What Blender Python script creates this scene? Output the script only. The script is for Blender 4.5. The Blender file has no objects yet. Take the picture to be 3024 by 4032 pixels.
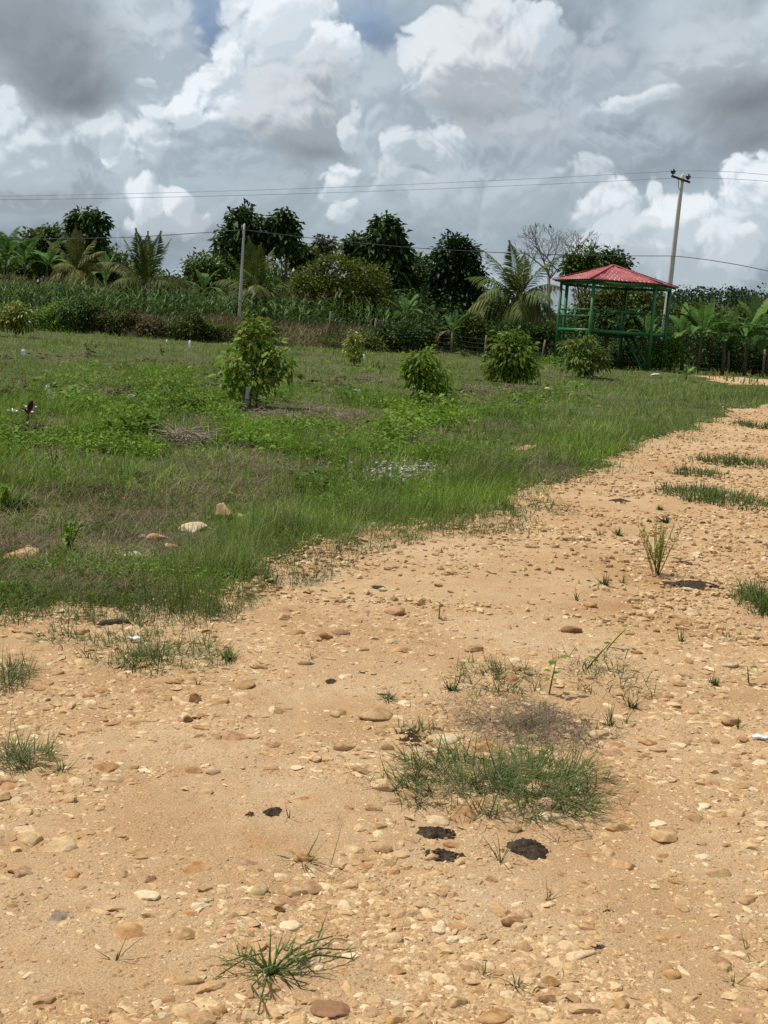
import bpy, bmesh, math, random
import numpy as np
from mathutils import Vector, Matrix

random.seed(7)
RNG = np.random.default_rng(11)
PI = math.pi
scene = bpy.context.scene
COL = scene.collection

# ------------------------------------------------------------------ camera model
F, CX, CY = 4700.0, 1512.0, 2016.0
EYE = np.array([0.0, 0.0, 1.6])
PITCH, ROLL = math.radians(8.66), math.radians(3.65)
fw = np.array([0.0, math.cos(PITCH), -math.sin(PITCH)])
up0 = np.array([0.0, math.sin(PITCH), math.cos(PITCH)])
rt0 = np.array([1.0, 0.0, 0.0])
rt = rt0 * math.cos(ROLL) + up0 * math.sin(ROLL)
up = up0 * math.cos(ROLL) - rt0 * math.sin(ROLL)


def ray(px, py):
    px = np.asarray(px, float); py = np.asarray(py, float)
    return fw * F + (px - CX)[..., None] * rt - (py - CY)[..., None] * up


def proj(p):
    d = np.asarray(p, float) - EYE
    z = d @ fw
    return CX + F * (d @ rt) / z, CY - F * (d @ up) / z


def at(px, py, D):
    """the point seen at pixel px, py in the plane y = D"""
    d = ray(px, py)
    return EYE + d * (D / d[..., 1])[..., None]


# ------------------------------------------------------------------ noise and ground height
def _hash(ix, iy, seed):
    n = (ix.astype(np.int64) * 374761393 + iy.astype(np.int64) * 668265263 + seed * 1442695041) & 0xFFFFFFFF
    n = ((n ^ (n >> 13)) * 1274126177) & 0xFFFFFFFF
    n = (n ^ (n >> 16)) & 0xFFFFFFFF
    return n / 4294967295.0


def vnoise(x, y, seed=0):
    x = np.asarray(x, float); y = np.asarray(y, float)
    ix = np.floor(x); iy = np.floor(y)
    fx = x - ix; fy = y - iy
    fx = fx * fx * (3 - 2 * fx); fy = fy * fy * (3 - 2 * fy)
    a = _hash(ix, iy, seed); b = _hash(ix + 1, iy, seed)
    c = _hash(ix, iy + 1, seed); d = _hash(ix + 1, iy + 1, seed)
    return (a * (1 - fx) + b * fx) * (1 - fy) + (c * (1 - fx) + d * fx) * fy


def fbm(x, y, seed=0, oct=4):
    s = 0.0; a = 0.5; t = 0.0
    x = np.asarray(x, float); y = np.asarray(y, float)
    for k in range(oct):
        s = s + a * vnoise(x, y, seed + k * 17); t += a
        x = x * 2.03; y = y * 2.03; a *= 0.5
    return s / t


def sstep(a, b, x):
    t = np.clip((np.asarray(x, float) - a) / (b - a), 0, 1)
    return t * t * (3 - 2 * t)


def base_height(x, y):
    h = 0.46 * sstep(14, 58, y)
    bank = sstep(60.5, 63.5, y + 1.2 * fbm(x * 0.2, y * 0.05, 5)) * (1 - sstep(-1.0, 8.0, x))
    return h + 0.95 * bank


EDGE_PX = [(-900, 2640), (-300, 2470), (0, 2415), (250, 2385), (480, 2400), (800, 2390), (960, 2320), (1130, 2210), (1300, 2150),
           (1560, 2085), (1800, 2045), (1980, 1990), (2150, 1915), (2330, 1855), (2480, 1775), (2620, 1740), (2760, 1680),
           (2860, 1630), (3024, 1595), (3300, 1540)]


def unproj(px, py, it=6):
    px = np.atleast_1d(np.asarray(px, float)); py = np.atleast_1d(np.asarray(py, float))
    d = ray(px, py)
    h = np.zeros(len(px))
    for _ in range(it):
        t = (EYE[2] - h) / np.maximum(-d[:, 2], 1e-3)
        p = EYE + d * t[:, None]
        h = 0.5 * h + 0.5 * base_height(p[:, 0], p[:, 1])
    p[:, 2] = base_height(p[:, 0], p[:, 1])
    return p


_e = unproj([a for a, b in EDGE_PX], [b for a, b in EDGE_PX])
EDGE_X = np.concatenate([[-60.0, -20], _e[:, 0], [60, 200]])
EDGE_Y = np.concatenate([[-8.0, 1.5], _e[:, 1], [88, 210]])
_o = np.argsort(EDGE_X); EDGE_X = EDGE_X[_o]; EDGE_Y = EDGE_Y[_o]
_patch = unproj([2985], [1505])[0]


def road_amount(x, y):
    """> 0 on the road, in metres from its edge (roughly)"""
    e = np.interp(x, EDGE_X, EDGE_Y)
    slope = np.interp(x + .5, EDGE_X, EDGE_Y) - np.interp(x - .5, EDGE_X, EDGE_Y)
    n = (fbm(x * 0.9, y * 0.9, 3) - 0.5) * 1.1 + (vnoise(x * 5, y * 5, 9) - 0.5) * 0.22
    s = (e - y) / np.sqrt(1 + slope ** 2) + n * np.clip(y / 9, 0.3, 1.3) * 0.55
    q = 1 - np.hypot((x - _patch[0]) / 2.4, (y - _patch[1]) / 5.0)
    return np.maximum(s, q * 2 + n)


def ground_h(x, y):
    x = np.asarray(x, float); y = np.asarray(y, float)
    h = base_height(x, y)
    r = road_amount(x, y)
    on = sstep(-0.4, 0.5, r)
    rough = (fbm(x * 0.55, y * 0.55, 21) - 0.5) * 0.30 + (fbm(x * 2.1, y * 2.1, 23) - 0.5) * 0.10
    smooth = (fbm(x * 0.45, y * 0.45, 31) - 0.5) * 0.07 + (fbm(x * 3.0, y * 3.0, 33) - 0.5) * 0.03 \
        + (fbm(x * 16.0, y * 16.0, 35, 3) - 0.5) * 0.014 * (np.hypot(x, y) < 14)
    fade = sstep(1.5, 4.0, np.hypot(x, y)) * 0.7 + 0.3
    return h + (rough * (1 - on) + smooth * on) * fade


def ground_at(px, py):
    p = unproj(px, py)
    p[:, 2] = ground_h(p[:, 0], p[:, 1])
    # one correction step along the view ray
    d = ray(np.atleast_1d(np.asarray(px, float)), np.atleast_1d(np.asarray(py, float)))
    for _ in range(4):
        t = (EYE[2] - p[:, 2]) / np.maximum(-d[:, 2], 1e-3)
        q = EYE + d * t[:, None]
        h = ground_h(q[:, 0], q[:, 1])
        p = np.column_stack([0.6 * p[:, 0] + 0.4 * q[:, 0], 0.6 * p[:, 1] + 0.4 * q[:, 1], 0.6 * p[:, 2] + 0.4 * h])
    p[:, 2] = ground_h(p[:, 0], p[:, 1])
    return p


def gp(px, py):
    return ground_at([px], [py])[0]


def mpp(p):
    """metres per photo pixel at point p"""
    return float((np.asarray(p) - EYE) @ fw) / F


# ------------------------------------------------------------------ mesh helpers
def mesh_np(name, verts, faces, mat=None, smooth=False, mats=None, mat_idx=None):
    me = bpy.data.meshes.new(name)
    verts = np.ascontiguousarray(verts, dtype=np.float32)
    faces = [np.asarray(f, dtype=np.int32) for f in faces if len(f)]
    loops = np.concatenate([f.ravel() for f in faces])
    counts = np.concatenate([np.full(len(f), f.shape[1], np.int32) for f in faces])
    starts = np.concatenate([[0], np.cumsum(counts)[:-1]]).astype(np.int32)
    me.vertices.add(len(verts)); me.vertices.foreach_set('co', verts.ravel())
    me.loops.add(len(loops)); me.loops.foreach_set('vertex_index', loops)
    me.polygons.add(len(counts)); me.polygons.foreach_set('loop_start', starts)
    me.polygons.foreach_set('loop_total', counts)
    if smooth:
        me.polygons.foreach_set('use_smooth', np.ones(len(counts), bool))
    if mat: me.materials.append(mat)
    if mats:
        for m in mats: me.materials.append(m)
        me.polygons.foreach_set('material_index', np.asarray(mat_idx, np.int32))
    me.update(calc_edges=True)
    return me


def link(name, me, parent=None, loc=None):
    o = bpy.data.objects.new(name, me); COL.objects.link(o)
    if parent is not None: o.parent = parent
    if loc is not None: o.location = loc
    return o


def tag(o, label=None, cat=None, group=None, kind=None):
    if label: o['label'] = label
    if cat: o['category'] = cat
    if group: o['group'] = group
    if kind: o['kind'] = kind
    return o


def empty(name, loc, label, cat, group=None, rz=0):
    o = bpy.data.objects.new(name, None); COL.objects.link(o)
    o.empty_display_size = 0.2
    o.location = [float(c) for c in loc]; o.rotation_euler = (0, 0, rz)
    return tag(o, label, cat, group)


class MB:
    """collects shapes and links them as one mesh object"""
    def __init__(s): s.v = []; s.q = []; s.t = []; s.n = 0

    def add(s, v, q=(), t=()):
        v = np.asarray(v, float).reshape(-1, 3)
        q = np.asarray(q, int).reshape(-1, 4); t = np.asarray(t, int).reshape(-1, 3)
        s.v.append(v); s.q.append(q + s.n); s.t.append(t + s.n); s.n += len(v)

    def box(s, c, size, R=None):
        x, y, z = np.asarray(size) / 2
        v = np.array([[-x, -y, -z], [x, -y, -z], [x, y, -z], [-x, y, -z], [-x, -y, z], [x, -y, z], [x, y, z], [-x, y, z]])
        if R is not None: v = v @ np.asarray(R).T
        s.add(v + np.asarray(c), [[3, 2, 1, 0], [4, 5, 6, 7], [0, 1, 5, 4], [1, 2, 6, 5], [2, 3, 7, 6], [3, 0, 4, 7]])

    def tube(s, pts, rad, k=6, cap=True):
        pts = np.asarray(pts, float); n = len(pts)
        rad = np.broadcast_to(np.asarray(rad, float), (n,))
        tan = np.gradient(pts, axis=0)
        tan /= np.linalg.norm(tan, axis=1)[:, None] + 1e-9
        ref = np.array([0.0, 0.0, 1.0]) if abs(tan[:, 2]).mean() < 0.8 else np.array([1.0, 0.0, 0.0])
        a = np.cross(tan, ref); a /= np.linalg.norm(a, axis=1)[:, None] + 1e-9
        b = np.cross(tan, a)
        th = np.arange(k) * 2 * PI / k
        v = pts[:, None] + rad[:, None, None] * (np.cos(th)[None, :, None] * a[:, None] + np.sin(th)[None, :, None] * b[:, None])
        q = []
        for i in range(n - 1):
            for j in range(k):
                q.append([i * k + j, i * k + (j + 1) % k, (i + 1) * k + (j + 1) % k, (i + 1) * k + j])
        v = v.reshape(-1, 3); t = []
        if cap:
            v = np.vstack([v, pts[:1], pts[-1:]])
            for j in range(k):
                t.append([n * k, (j + 1) % k, j]); t.append([n * k + 1, (n - 1) * k + j, (n - 1) * k + (j + 1) % k])
        s.add(v, q, t)

    def bar(s, a, b, w, d=None, ref=(0, 0, 1)):
        """a square bar from a to b"""
        a = np.asarray(a, float); b = np.asarray(b, float); d = d or w
        t = b - a; L = np.linalg.norm(t); t /= L
        ref = np.asarray(ref, float)
        if abs(t @ ref) > 0.95: ref = np.array([1.0, 0, 0])
        x = np.cross(t, ref); x /= np.linalg.norm(x); y = np.cross(t, x)
        s.box((a + b) / 2, (w, d, L), np.column_stack([x, y, t]))

    def build(s, name, mat, parent=None, smooth=False, origin=None):
        v = np.vstack(s.v)
        if origin is not None: v = v - np.asarray(origin)
        me = mesh_np(name, v, [np.vstack(s.q), np.vstack(s.t)], mat, smooth)
        return link(name, me, parent, origin if (origin is not None and parent is None) else None)


def unit(v):
    return v / (np.linalg.norm(v, axis=-1, keepdims=True) + 1e-9)


def leaves_np(C, axis, nrm, L, W, droop=0.15, fold=0.12, six=False):
    """N leaf faces: base, widest left, tip, widest right (or a six-corner leaf)"""
    axis = unit(axis); side = unit(np.cross(axis, nrm)); n = np.cross(side, axis)
    L = np.asarray(L)[:, None] if np.ndim(L) else L
    W = np.asarray(W)[:, None] if np.ndim(W) else W
    dz = np.array([0, 0, -1.0])
    if not six:
        v = np.stack([C, C + axis * L * .45 + side * W / 2 + n * W * fold, C + axis * L + dz * L * droop,
                      C + axis * L * .45 - side * W / 2 + n * W * fold], 1)
        k = len(C); i = np.arange(k)[:, None] * 4
        return v.reshape(-1, 3), np.hstack([i, i + 1, i + 2, i + 3]), np.zeros((0, 3), int)
    m1 = C + axis * L * .35 + dz * L * droop * .15
    m2 = C + axis * L * .72 + dz * L * droop * .5
    v = np.stack([C, m1 + side * W / 2 + n * W * fold, m2 + side * W * .38 + n * W * fold, C + axis * L * .98 + dz * L * droop * 1.1,
                  m2 - side * W * .38 + n * W * fold, m1 - side * W / 2 + n * W * fold, m1, m2], 1)
    k = len(C); i = np.arange(k)[:, None] * 8
    q = np.vstack([np.hstack([i + 6, i + 1, i + 2, i + 7]), np.hstack([i + 5, i + 6, i + 7, i + 4])])
    t = np.vstack([np.hstack([i, i + 1, i + 6]), np.hstack([i, i + 6, i + 5]), np.hstack([i + 7, i + 2, i + 3]), np.hstack([i + 7, i + 3, i + 4])])
    return v.reshape(-1, 3), q, t


def blades_np(P, H, W, az, lean, curl=0.6, segs=2):
    """N grass blades rising at P, leaning towards azimuth az by lean (radians), curling further over"""
    n = len(P)
    d = np.stack([np.cos(az), np.sin(az), np.zeros(n)], 1)
    face = az + PI / 2 + RNG.normal(0, .5, n)
    s = np.stack([np.cos(face), np.sin(face), np.zeros(n)], 1)
    zz = np.array([0, 0, 1.0])
    cur = P.copy(); rows = []
    for k in range(segs + 1):
        w = W * (1 - (k / segs) ** 1.5) * .5
        rows.append((cur.copy(), w))
        a = np.clip(lean + curl * (k + .5) / segs, -2.2, 2.2)
        step = H / segs
        cur = cur + d * (np.sin(a) * step)[:, None] + zz * (np.cos(a) * step)[:, None]
    vs = []
    for k, (c, w) in enumerate(rows):
        if k < segs:
            vs += [c - s * w[:, None], c + s * w[:, None]]
        else:
            vs.append(c)
    m = 2 * segs + 1
    v = np.stack(vs, 1).reshape(-1, 3)
    i = np.arange(n)[:, None] * m
    q = [np.hstack([i + 2 * k, i + 2 * k + 1, i + 2 * k + 3, i + 2 * k + 2]) for k in range(segs - 1)]
    t = np.hstack([i + 2 * segs - 2, i + 2 * segs - 1, i + 2 * segs])
    return v, (np.vstack(q) if q else np.zeros((0, 4), int)), t


def join_np(parts):
    v = []; q = []; t = []; n = 0
    for a, b, c in parts:
        v.append(a); q.append(np.asarray(b, int).reshape(-1, 4) + n); t.append(np.asarray(c, int).reshape(-1, 3) + n); n += len(a)
    return np.vstack(v), np.vstack(q), np.vstack(t)


# ------------------------------------------------------------------ materials
def nodes_of(m):
    m.use_nodes = True
    nt = m.node_tree
    for n in list(nt.nodes): nt.nodes.remove(n)
    return nt


def N(nt, t, **kw):
    n = nt.nodes.new(t)
    for k, v in kw.items():
        if k.startswith('i_'):
            key = k[2:]
            n.inputs[int(key) if key.isdigit() else key].default_value = v
        else:
            setattr(n, k, v)
    return n


def ramp(nt, stops, fac=None, interp='LINEAR'):
    r = nt.nodes.new('ShaderNodeValToRGB'); r.color_ramp.interpolation = interp
    e = r.color_ramp.elements
    while len(e) < len(stops): e.new(0.5)
    for x, (p, c) in zip(e, stops):
        x.position = p; x.color = (c[0], c[1], c[2], 1)
    if fac is not None: nt.links.new(fac, r.inputs[0])
    return r


def mixc(nt, fac, a, b, mode='MIX'):
    m = nt.nodes.new('ShaderNodeMix'); m.data_type = 'RGBA'; m.blend_type = mode
    for v, s in ((fac, m.inputs[0]), (a, m.inputs[6]), (b, m.inputs[7])):
        if isinstance(v, (int, float)): s.default_value = v
        elif isinstance(v, (tuple, list)): s.default_value = (v[0], v[1], v[2], 1)
        else: nt.links.new(v, s)
    return m.outputs[2]


def noise(nt, vec, scale, detail=4, rough=0.55, dist=0.0):
    n = N(nt, 'ShaderNodeTexNoise', i_Scale=scale, i_Detail=detail, i_Roughness=rough, i_Distortion=dist)
    if vec is not None: nt.links.new(vec, n.inputs['Vector'])
    return n.outputs[0]


def leaf_mat(name, cols, trans=0.25, rough=0.6, spec=0.18, patch=0.7, gain=(1, 1, 1)):
    """foliage: a colour of its own for each leaf, varied by larger patches"""
    m = bpy.data.materials.new(name); nt = nodes_of(m)
    g = N(nt, 'ShaderNodeNewGeometry')
    stops = [(i / max(1, len(cols) - 1), [a * b for a, b in zip(c, gain)]) for i, c in enumerate(cols)]
    r = ramp(nt, stops, g.outputs['Random Per Island'])
    nz = noise(nt, g.outputs['Position'], patch, 4)
    v = N(nt, 'ShaderNodeMapRange', i_1=.32, i_2=.68, i_3=.6, i_4=1.35); nt.links.new(nz, v.inputs[0])
    hs = N(nt, 'ShaderNodeHueSaturation', i_Saturation=1.0)
    nt.links.new(v.outputs[0], hs.inputs['Value']); nt.links.new(r.outputs[0], hs.inputs['Color'])
    b = N(nt, 'ShaderNodeBsdfPrincipled', i_Roughness=rough)
    b.inputs['Specular IOR Level'].default_value = spec
    nt.links.new(hs.outputs[0], b.inputs['Base Color'])
    tr = N(nt, 'ShaderNodeBsdfTranslucent'); nt.links.new(hs.outputs[0], tr.inputs[0])
    mx = N(nt, 'ShaderNodeMixShader', i_0=trans)
    nt.links.new(b.outputs[0], mx.inputs[1]); nt.links.new(tr.outputs[0], mx.inputs[2])
    o = N(nt, 'ShaderNodeOutputMaterial'); nt.links.new(mx.outputs[0], o.inputs[0])
    return m


def rough_mat(name, c1, c2, scale=8.0, rough=0.8, bump=0.3, spec=0.25, detail=6, bscale=None, stretch=None):
    m = bpy.data.materials.new(name); nt = nodes_of(m)
    tc = N(nt, 'ShaderNodeTexCoord'); vec = tc.outputs['Object']
    if stretch:
        mp = N(nt, 'ShaderNodeMapping'); mp.inputs['Scale'].default_value = stretch
        nt.links.new(vec, mp.inputs[0]); vec = mp.outputs[0]
    n1 = noise(nt, vec, scale, detail, .6)
    r = ramp(nt, [(.3, c1), (.7, c2)], n1)
    b = N(nt, 'ShaderNodeBsdfPrincipled', i_Roughness=rough); b.inputs['Specular IOR Level'].default_value = spec
    nt.links.new(r.outputs[0], b.inputs['Base Color'])
    if bump:
        n2 = noise(nt, vec, bscale or scale * 4, 6, .65)
        bp = N(nt, 'ShaderNodeBump', i_Strength=bump, i_Distance=0.02); nt.links.new(n2, bp.inputs['Height'])
        nt.links.new(bp.outputs[0], b.inputs['Normal'])
    o = N(nt, 'ShaderNodeOutputMaterial'); nt.links.new(b.outputs[0], o.inputs[0])
    return m


def stone_mat():
    m = bpy.data.materials.new('stone'); nt = nodes_of(m)
    oi = N(nt, 'ShaderNodeObjectInfo'); tc = N(nt, 'ShaderNodeTexCoord')
    ad = N(nt, 'ShaderNodeVectorMath', operation='ADD'); nt.links.new(tc.outputs['Object'], ad.inputs[0])
    nt.links.new(oi.outputs['Random'], ad.inputs[1])
    n1 = noise(nt, ad.outputs[0], 2.2, 6, .65)
    dk = mixc(nt, 1.0, oi.outputs['Color'], (.62, .5, .4), 'MULTIPLY')
    lt = mixc(nt, .25, oi.outputs['Color'], (.6, .45, .28))
    f = N(nt, 'ShaderNodeMapRange', i_1=.35, i_2=.65); nt.links.new(n1, f.inputs[0])
    c = mixc(nt, f.outputs[0], dk, lt)
    n2 = noise(nt, ad.outputs[0], 14, 5, .7)
    f2 = N(nt, 'ShaderNodeMapRange', i_1=.52, i_2=.72, i_3=0, i_4=.5); nt.links.new(n2, f2.inputs[0])
    c = mixc(nt, f2.outputs[0], c, (.42, .27, .13))
    b = N(nt, 'ShaderNodeBsdfPrincipled', i_Roughness=.85); b.inputs['Specular IOR Level'].default_value = .2
    nt.links.new(c, b.inputs['Base Color'])
    bp = N(nt, 'ShaderNodeBump', i_Strength=.35, i_Distance=.05); nt.links.new(n2, bp.inputs['Height'])
    nt.links.new(bp.outputs[0], b.inputs['Normal'])
    o = N(nt, 'ShaderNodeOutputMaterial'); nt.links.new(b.outputs[0], o.inputs[0])
    return m


def gravel_mat(name='gravel', cols=None):
    m = bpy.data.materials.new(name); nt = nodes_of(m)
    g = N(nt, 'ShaderNodeNewGeometry')
    cols = cols or [(.45, .26, .115), (.54, .355, .18), (.33, .175, .08), (.57, .38, .20), (.48, .285, .13), (.61, .43, .235), (.40, .22, .10),
                    (.57, .38, .20), (.27, .14, .07), (.60, .42, .225), (.64, .465, .265), (.70, .54, .34), (.50, .31, .145), (.56, .375, .20)]
    r = ramp(nt, [(i / (len(cols) - 1), c) for i, c in enumerate(cols)], g.outputs['Random Per Island'])
    n1 = noise(nt, g.outputs['Position'], 90, 4, .6)
    f = N(nt, 'ShaderNodeMapRange', i_1=.35, i_2=.7, i_3=.75, i_4=1.15); nt.links.new(n1, f.inputs[0])
    hs = N(nt, 'ShaderNodeHueSaturation'); nt.links.new(f.outputs[0], hs.inputs['Value']); nt.links.new(r.outputs[0], hs.inputs['Color'])
    b = N(nt, 'ShaderNodeBsdfPrincipled', i_Roughness=.85); b.inputs['Specular IOR Level'].default_value = .2
    nt.links.new(hs.outputs[0], b.inputs['Base Color'])
    o = N(nt, 'ShaderNodeOutputMaterial'); nt.links.new(b.outputs[0], o.inputs[0])
    return m


def sand_mat():
    m = bpy.data.materials.new('sandy_road'); nt = nodes_of(m)
    g = N(nt, 'ShaderNodeNewGeometry'); P = g.outputs['Position']
    big = noise(nt, P, .9, 5, .6)
    c = ramp(nt, [(.28, (.365, .205, .095)), (.42, (.455, .288, .15)), (.58, (.52, .355, .205)), (.75, (.545, .398, .25))], big).outputs[0]
    mid = noise(nt, P, 7, 5, .65)
    f = N(nt, 'ShaderNodeMapRange', i_1=.47, i_2=.72, i_3=0, i_4=.6); nt.links.new(mid, f.inputs[0])
    c = mixc(nt, f.outputs[0], c, (.47, .25, .11))
    # small stones pressed into the sand
    v1 = N(nt, 'ShaderNodeTexVoronoi', i_Scale=55.0); nt.links.new(P, v1.inputs['Vector'])
    cs = ramp(nt, [(0, (.36, .19, .08)), (.3, (.52, .32, .15)), (.6, (.45, .26, .11)), (.85, (.62, .46, .27)), (1, (.70, .56, .38))])
    sp = N(nt, 'ShaderNodeSeparateColor'); nt.links.new(v1.outputs['Color'], sp.inputs[0]); nt.links.new(sp.outputs[0], cs.inputs[0])
    st = N(nt, 'ShaderNodeMapRange', i_1=.35, i_2=.22, i_3=0, i_4=1); nt.links.new(v1.outputs['Distance'], st.inputs[0])
    den = noise(nt, P, 2.3, 3, .6)
    dn = N(nt, 'ShaderNodeMapRange', i_1=.42, i_2=.62, i_3=.12, i_4=.85); nt.links.new(den, dn.inputs[0])
    gt = N(nt, 'ShaderNodeMath', operation='LESS_THAN'); nt.links.new(sp.outputs[1], gt.inputs[0]); nt.links.new(dn.outputs[0], gt.inputs[1])
    ms = N(nt, 'ShaderNodeMath', operation='MULTIPLY'); nt.links.new(st.outputs[0], ms.inputs[0]); nt.links.new(gt.outputs[0], ms.inputs[1])
    c = mixc(nt, ms.outputs[0], c, cs.outputs[0])
    # grains
    gr = noise(nt, P, 150, 4, .75)
    f3 = N(nt, 'ShaderNodeMapRange', i_1=.32, i_2=.68, i_3=.66, i_4=1.30); nt.links.new(gr, f3.inputs[0])
    hs = N(nt, 'ShaderNodeHueSaturation'); nt.links.new(f3.outputs[0], hs.inputs['Value']); nt.links.new(c, hs.inputs['Color'])
    b = N(nt, 'ShaderNodeBsdfPrincipled', i_Roughness=.95); b.inputs['Specular IOR Level'].default_value = .1
    nt.links.new(hs.outputs[0], b.inputs['Base Color'])
    hsum = N(nt, 'ShaderNodeMath', operation='MULTIPLY_ADD', i_1=.5); nt.links.new(ms.outputs[0], hsum.inputs[0])
    g2 = noise(nt, P, 120, 4, .7); nt.links.new(g2, hsum.inputs[2])
    bp = N(nt, 'ShaderNodeBump', i_Strength=.75, i_Distance=.012); nt.links.new(hsum.outputs[0], bp.inputs['Height'])
    nt.links.new(bp.outputs[0], b.inputs['Normal'])
    o = N(nt, 'ShaderNodeOutputMaterial'); nt.links.new(b.outputs[0], o.inputs[0])
    return m


def soil_mat():
    m = bpy.data.materials.new('field_soil'); nt = nodes_of(m)
    g = N(nt, 'ShaderNodeNewGeometry'); P = g.outputs['Position']
    n1 = noise(nt, P, .8, 6, .65)
    c = ramp(nt, [(.32, (.05, .068, .018)), (.47, (.075, .09, .028)), (.60, (.105, .095, .045)), (.74, (.15, .115, .068))], n1).outputs[0]
    n2 = noise(nt, P, 14, 6, .7)
    f = N(nt, 'ShaderNodeMapRange', i_1=.3, i_2=.7, i_3=.45, i_4=1.5); nt.links.new(n2, f.inputs[0])
    hs = N(nt, 'ShaderNodeHueSaturation'); nt.links.new(f.outputs[0], hs.inputs['Value']); nt.links.new(c, hs.inputs['Color'])
    b = N(nt, 'ShaderNodeBsdfPrincipled', i_Roughness=.95); b.inputs['Specular IOR Level'].default_value = .1
    nt.links.new(hs.outputs[0], b.inputs['Base Color'])
    bp = N(nt, 'ShaderNodeBump', i_Strength=.8, i_Distance=.05); nt.links.new(n2, bp.inputs['Height'])
    nt.links.new(bp.outputs[0], b.inputs['Normal'])
    o = N(nt, 'ShaderNodeOutputMaterial'); nt.links.new(b.outputs[0], o.inputs[0])
    return m


M = {}
M['sand'] = sand_mat(); M['soil'] = soil_mat(); M['stone'] = stone_mat(); M['gravel'] = gravel_mat()
M['rubble'] = gravel_mat('white_rubble', [(.55, .53, .5), (.35, .33, .31), (.65, .63, .6), (.5, .42, .36), (.6, .58, .55), (.42, .36, .3)])
M['clod'] = rough_mat('dark_soil_clods', (.035, .026, .02), (.11, .08, .058), 5, .95, .6)
M['dung'] = rough_mat('black_dung', (.030, .022, .016), (.14, .10, .068), 45, 1.0, 1.0, .02, bscale=90)
M['dung_brown'] = rough_mat('brown_crust', (.03, .022, .013), (.09, .06, .03), 30, .95, .9, .1, bscale=90)
M['grass'] = leaf_mat('field_grass', [(.055, .115, .014), (.075, .15, .022), (.10, .17, .026), (.13, .165, .035), (.05, .11, .02), (.085, .155, .02)], .3, gain=(1.85, 1.68, 1.05))
M['grass_light'] = leaf_mat('light_grass', [(.12, .175, .032), (.16, .21, .045), (.10, .17, .03), (.19, .19, .075), (.13, .20, .035)], .3, gain=(1.18, 1.26, 1.05))
M['grass_tall'] = leaf_mat('tall_grass', [(.075, .125, .048), (.11, .165, .062), (.055, .105, .038), (.15, .19, .085), (.085, .145, .05)], .3, gain=(2.0, 1.6, 1.25))
M['grass_road'] = leaf_mat('road_grass', [(.032, .075, .026), (.055, .105, .034), (.025, .06, .022), (.085, .13, .04), (.045, .09, .035)], .25, gain=(1.8, 1.42, 1.0))
M['bank_dry'] = leaf_mat('bank_dry_grass', [(.15, .13, .065), (.21, .165, .085), (.10, .105, .04), (.24, .18, .10), (.085, .10, .03)], .15)
M['grass_dry'] = leaf_mat('dry_grass', [(.17, .115, .06), (.24, .17, .095), (.12, .085, .05), (.29, .22, .14), (.15, .10, .055)], .15)
M['grass_dead'] = leaf_mat('dead_grass', [(.18, .125, .075), (.25, .185, .12), (.13, .088, .052), (.32, .25, .17)], .1)
M['weed'] = leaf_mat('field_weeds', [(.045, .12, .014), (.065, .155, .02), (.09, .18, .025), (.04, .10, .018), (.12, .18, .035)], .3, gain=(1.9, 1.5, 1.1))
M['leaf_dark'] = leaf_mat('dark_leaves', [(.016, .038, .012), (.028, .058, .016), (.022, .045, .012), (.045, .075, .02)], .2, gain=(1.7, 1.6, 1.2))
M['leaf_vdark'] = leaf_mat('deep_leaves', [(.01, .026, .01), (.018, .042, .014), (.026, .055, .015)], .15, gain=(1.3, 1.25, 1.1))
M['leaf_mid'] = leaf_mat('mid_leaves', [(.025, .055, .013), (.045, .085, .018), (.065, .10, .022), (.035, .065, .014)], .25, gain=(1.6, 1.4, 1.0))
M['leaf_olive'] = leaf_mat('olive_leaves', [(.04, .058, .013), (.062, .082, .018), (.085, .10, .022), (.05, .062, .016)], .25, gain=(1.7, 1.6, 1.1))
M['leaf_grey'] = leaf_mat('grey_leaves', [(.08, .085, .045), (.12, .12, .07), (.06, .07, .03)], .2)
M['leaf_brown'] = leaf_mat('brown_vines', [(.075, .048, .022), (.05, .06, .018), (.11, .07, .03), (.04, .055, .015), (.09, .055, .025)], .2, gain=(1.3, 1.3, 1.2))
M['leaf_sap'] = leaf_mat('sapling_leaves', [(.05, .11, .018), (.085, .155, .026), (.06, .12, .02), (.12, .17, .03), (.10, .085, .025)], .35, gain=(2.2, 1.95, 1.2))
M['leaf_sap_b'] = leaf_mat('sapling_leaves_bright', [(.07, .145, .018), (.10, .185, .025), (.14, .20, .03), (.06, .12, .02)], .4, gain=(1.7, 1.5, 1.2))
M['leaf_sap_y'] = leaf_mat('sapling_leaves_yellow', [(.20, .25, .025), (.27, .29, .035), (.15, .22, .025), (.32, .29, .04)], .4, .4, .4)
M['leaf_sap_o'] = leaf_mat('sapling_leaves_olive', [(.055, .085, .02), (.08, .10, .026), (.10, .085, .03), (.065, .11, .02)], .35, gain=(1.55, 1.8, 1.2))
M['palm'] = leaf_mat('palm_fronds', [(.03, .055, .013), (.05, .08, .02), (.075, .10, .026), (.04, .06, .016)], .25, gain=(1.9, 1.75, 1.35))
M['palm_y'] = leaf_mat('yellow_palm_fronds', [(.10, .11, .03), (.15, .14, .04), (.08, .10, .025), (.20, .16, .06)], .25, gain=(1.25, 1.25, 1.1))
M['banana'] = leaf_mat('banana_leaves', [(.025, .065, .02), (.04, .09, .026), (.06, .115, .03)], .3, gain=(2.3, 2.0, 1.5))
M['banana_b'] = leaf_mat('bright_banana_leaf', [(.11, .20, .03), (.14, .23, .035)], .45, .35, .5, gain=(1.3, 1.25, 1.2))
M['banana_d'] = leaf_mat('dead_banana_leaf', [(.30, .20, .06), (.24, .15, .05)], .2)
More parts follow.
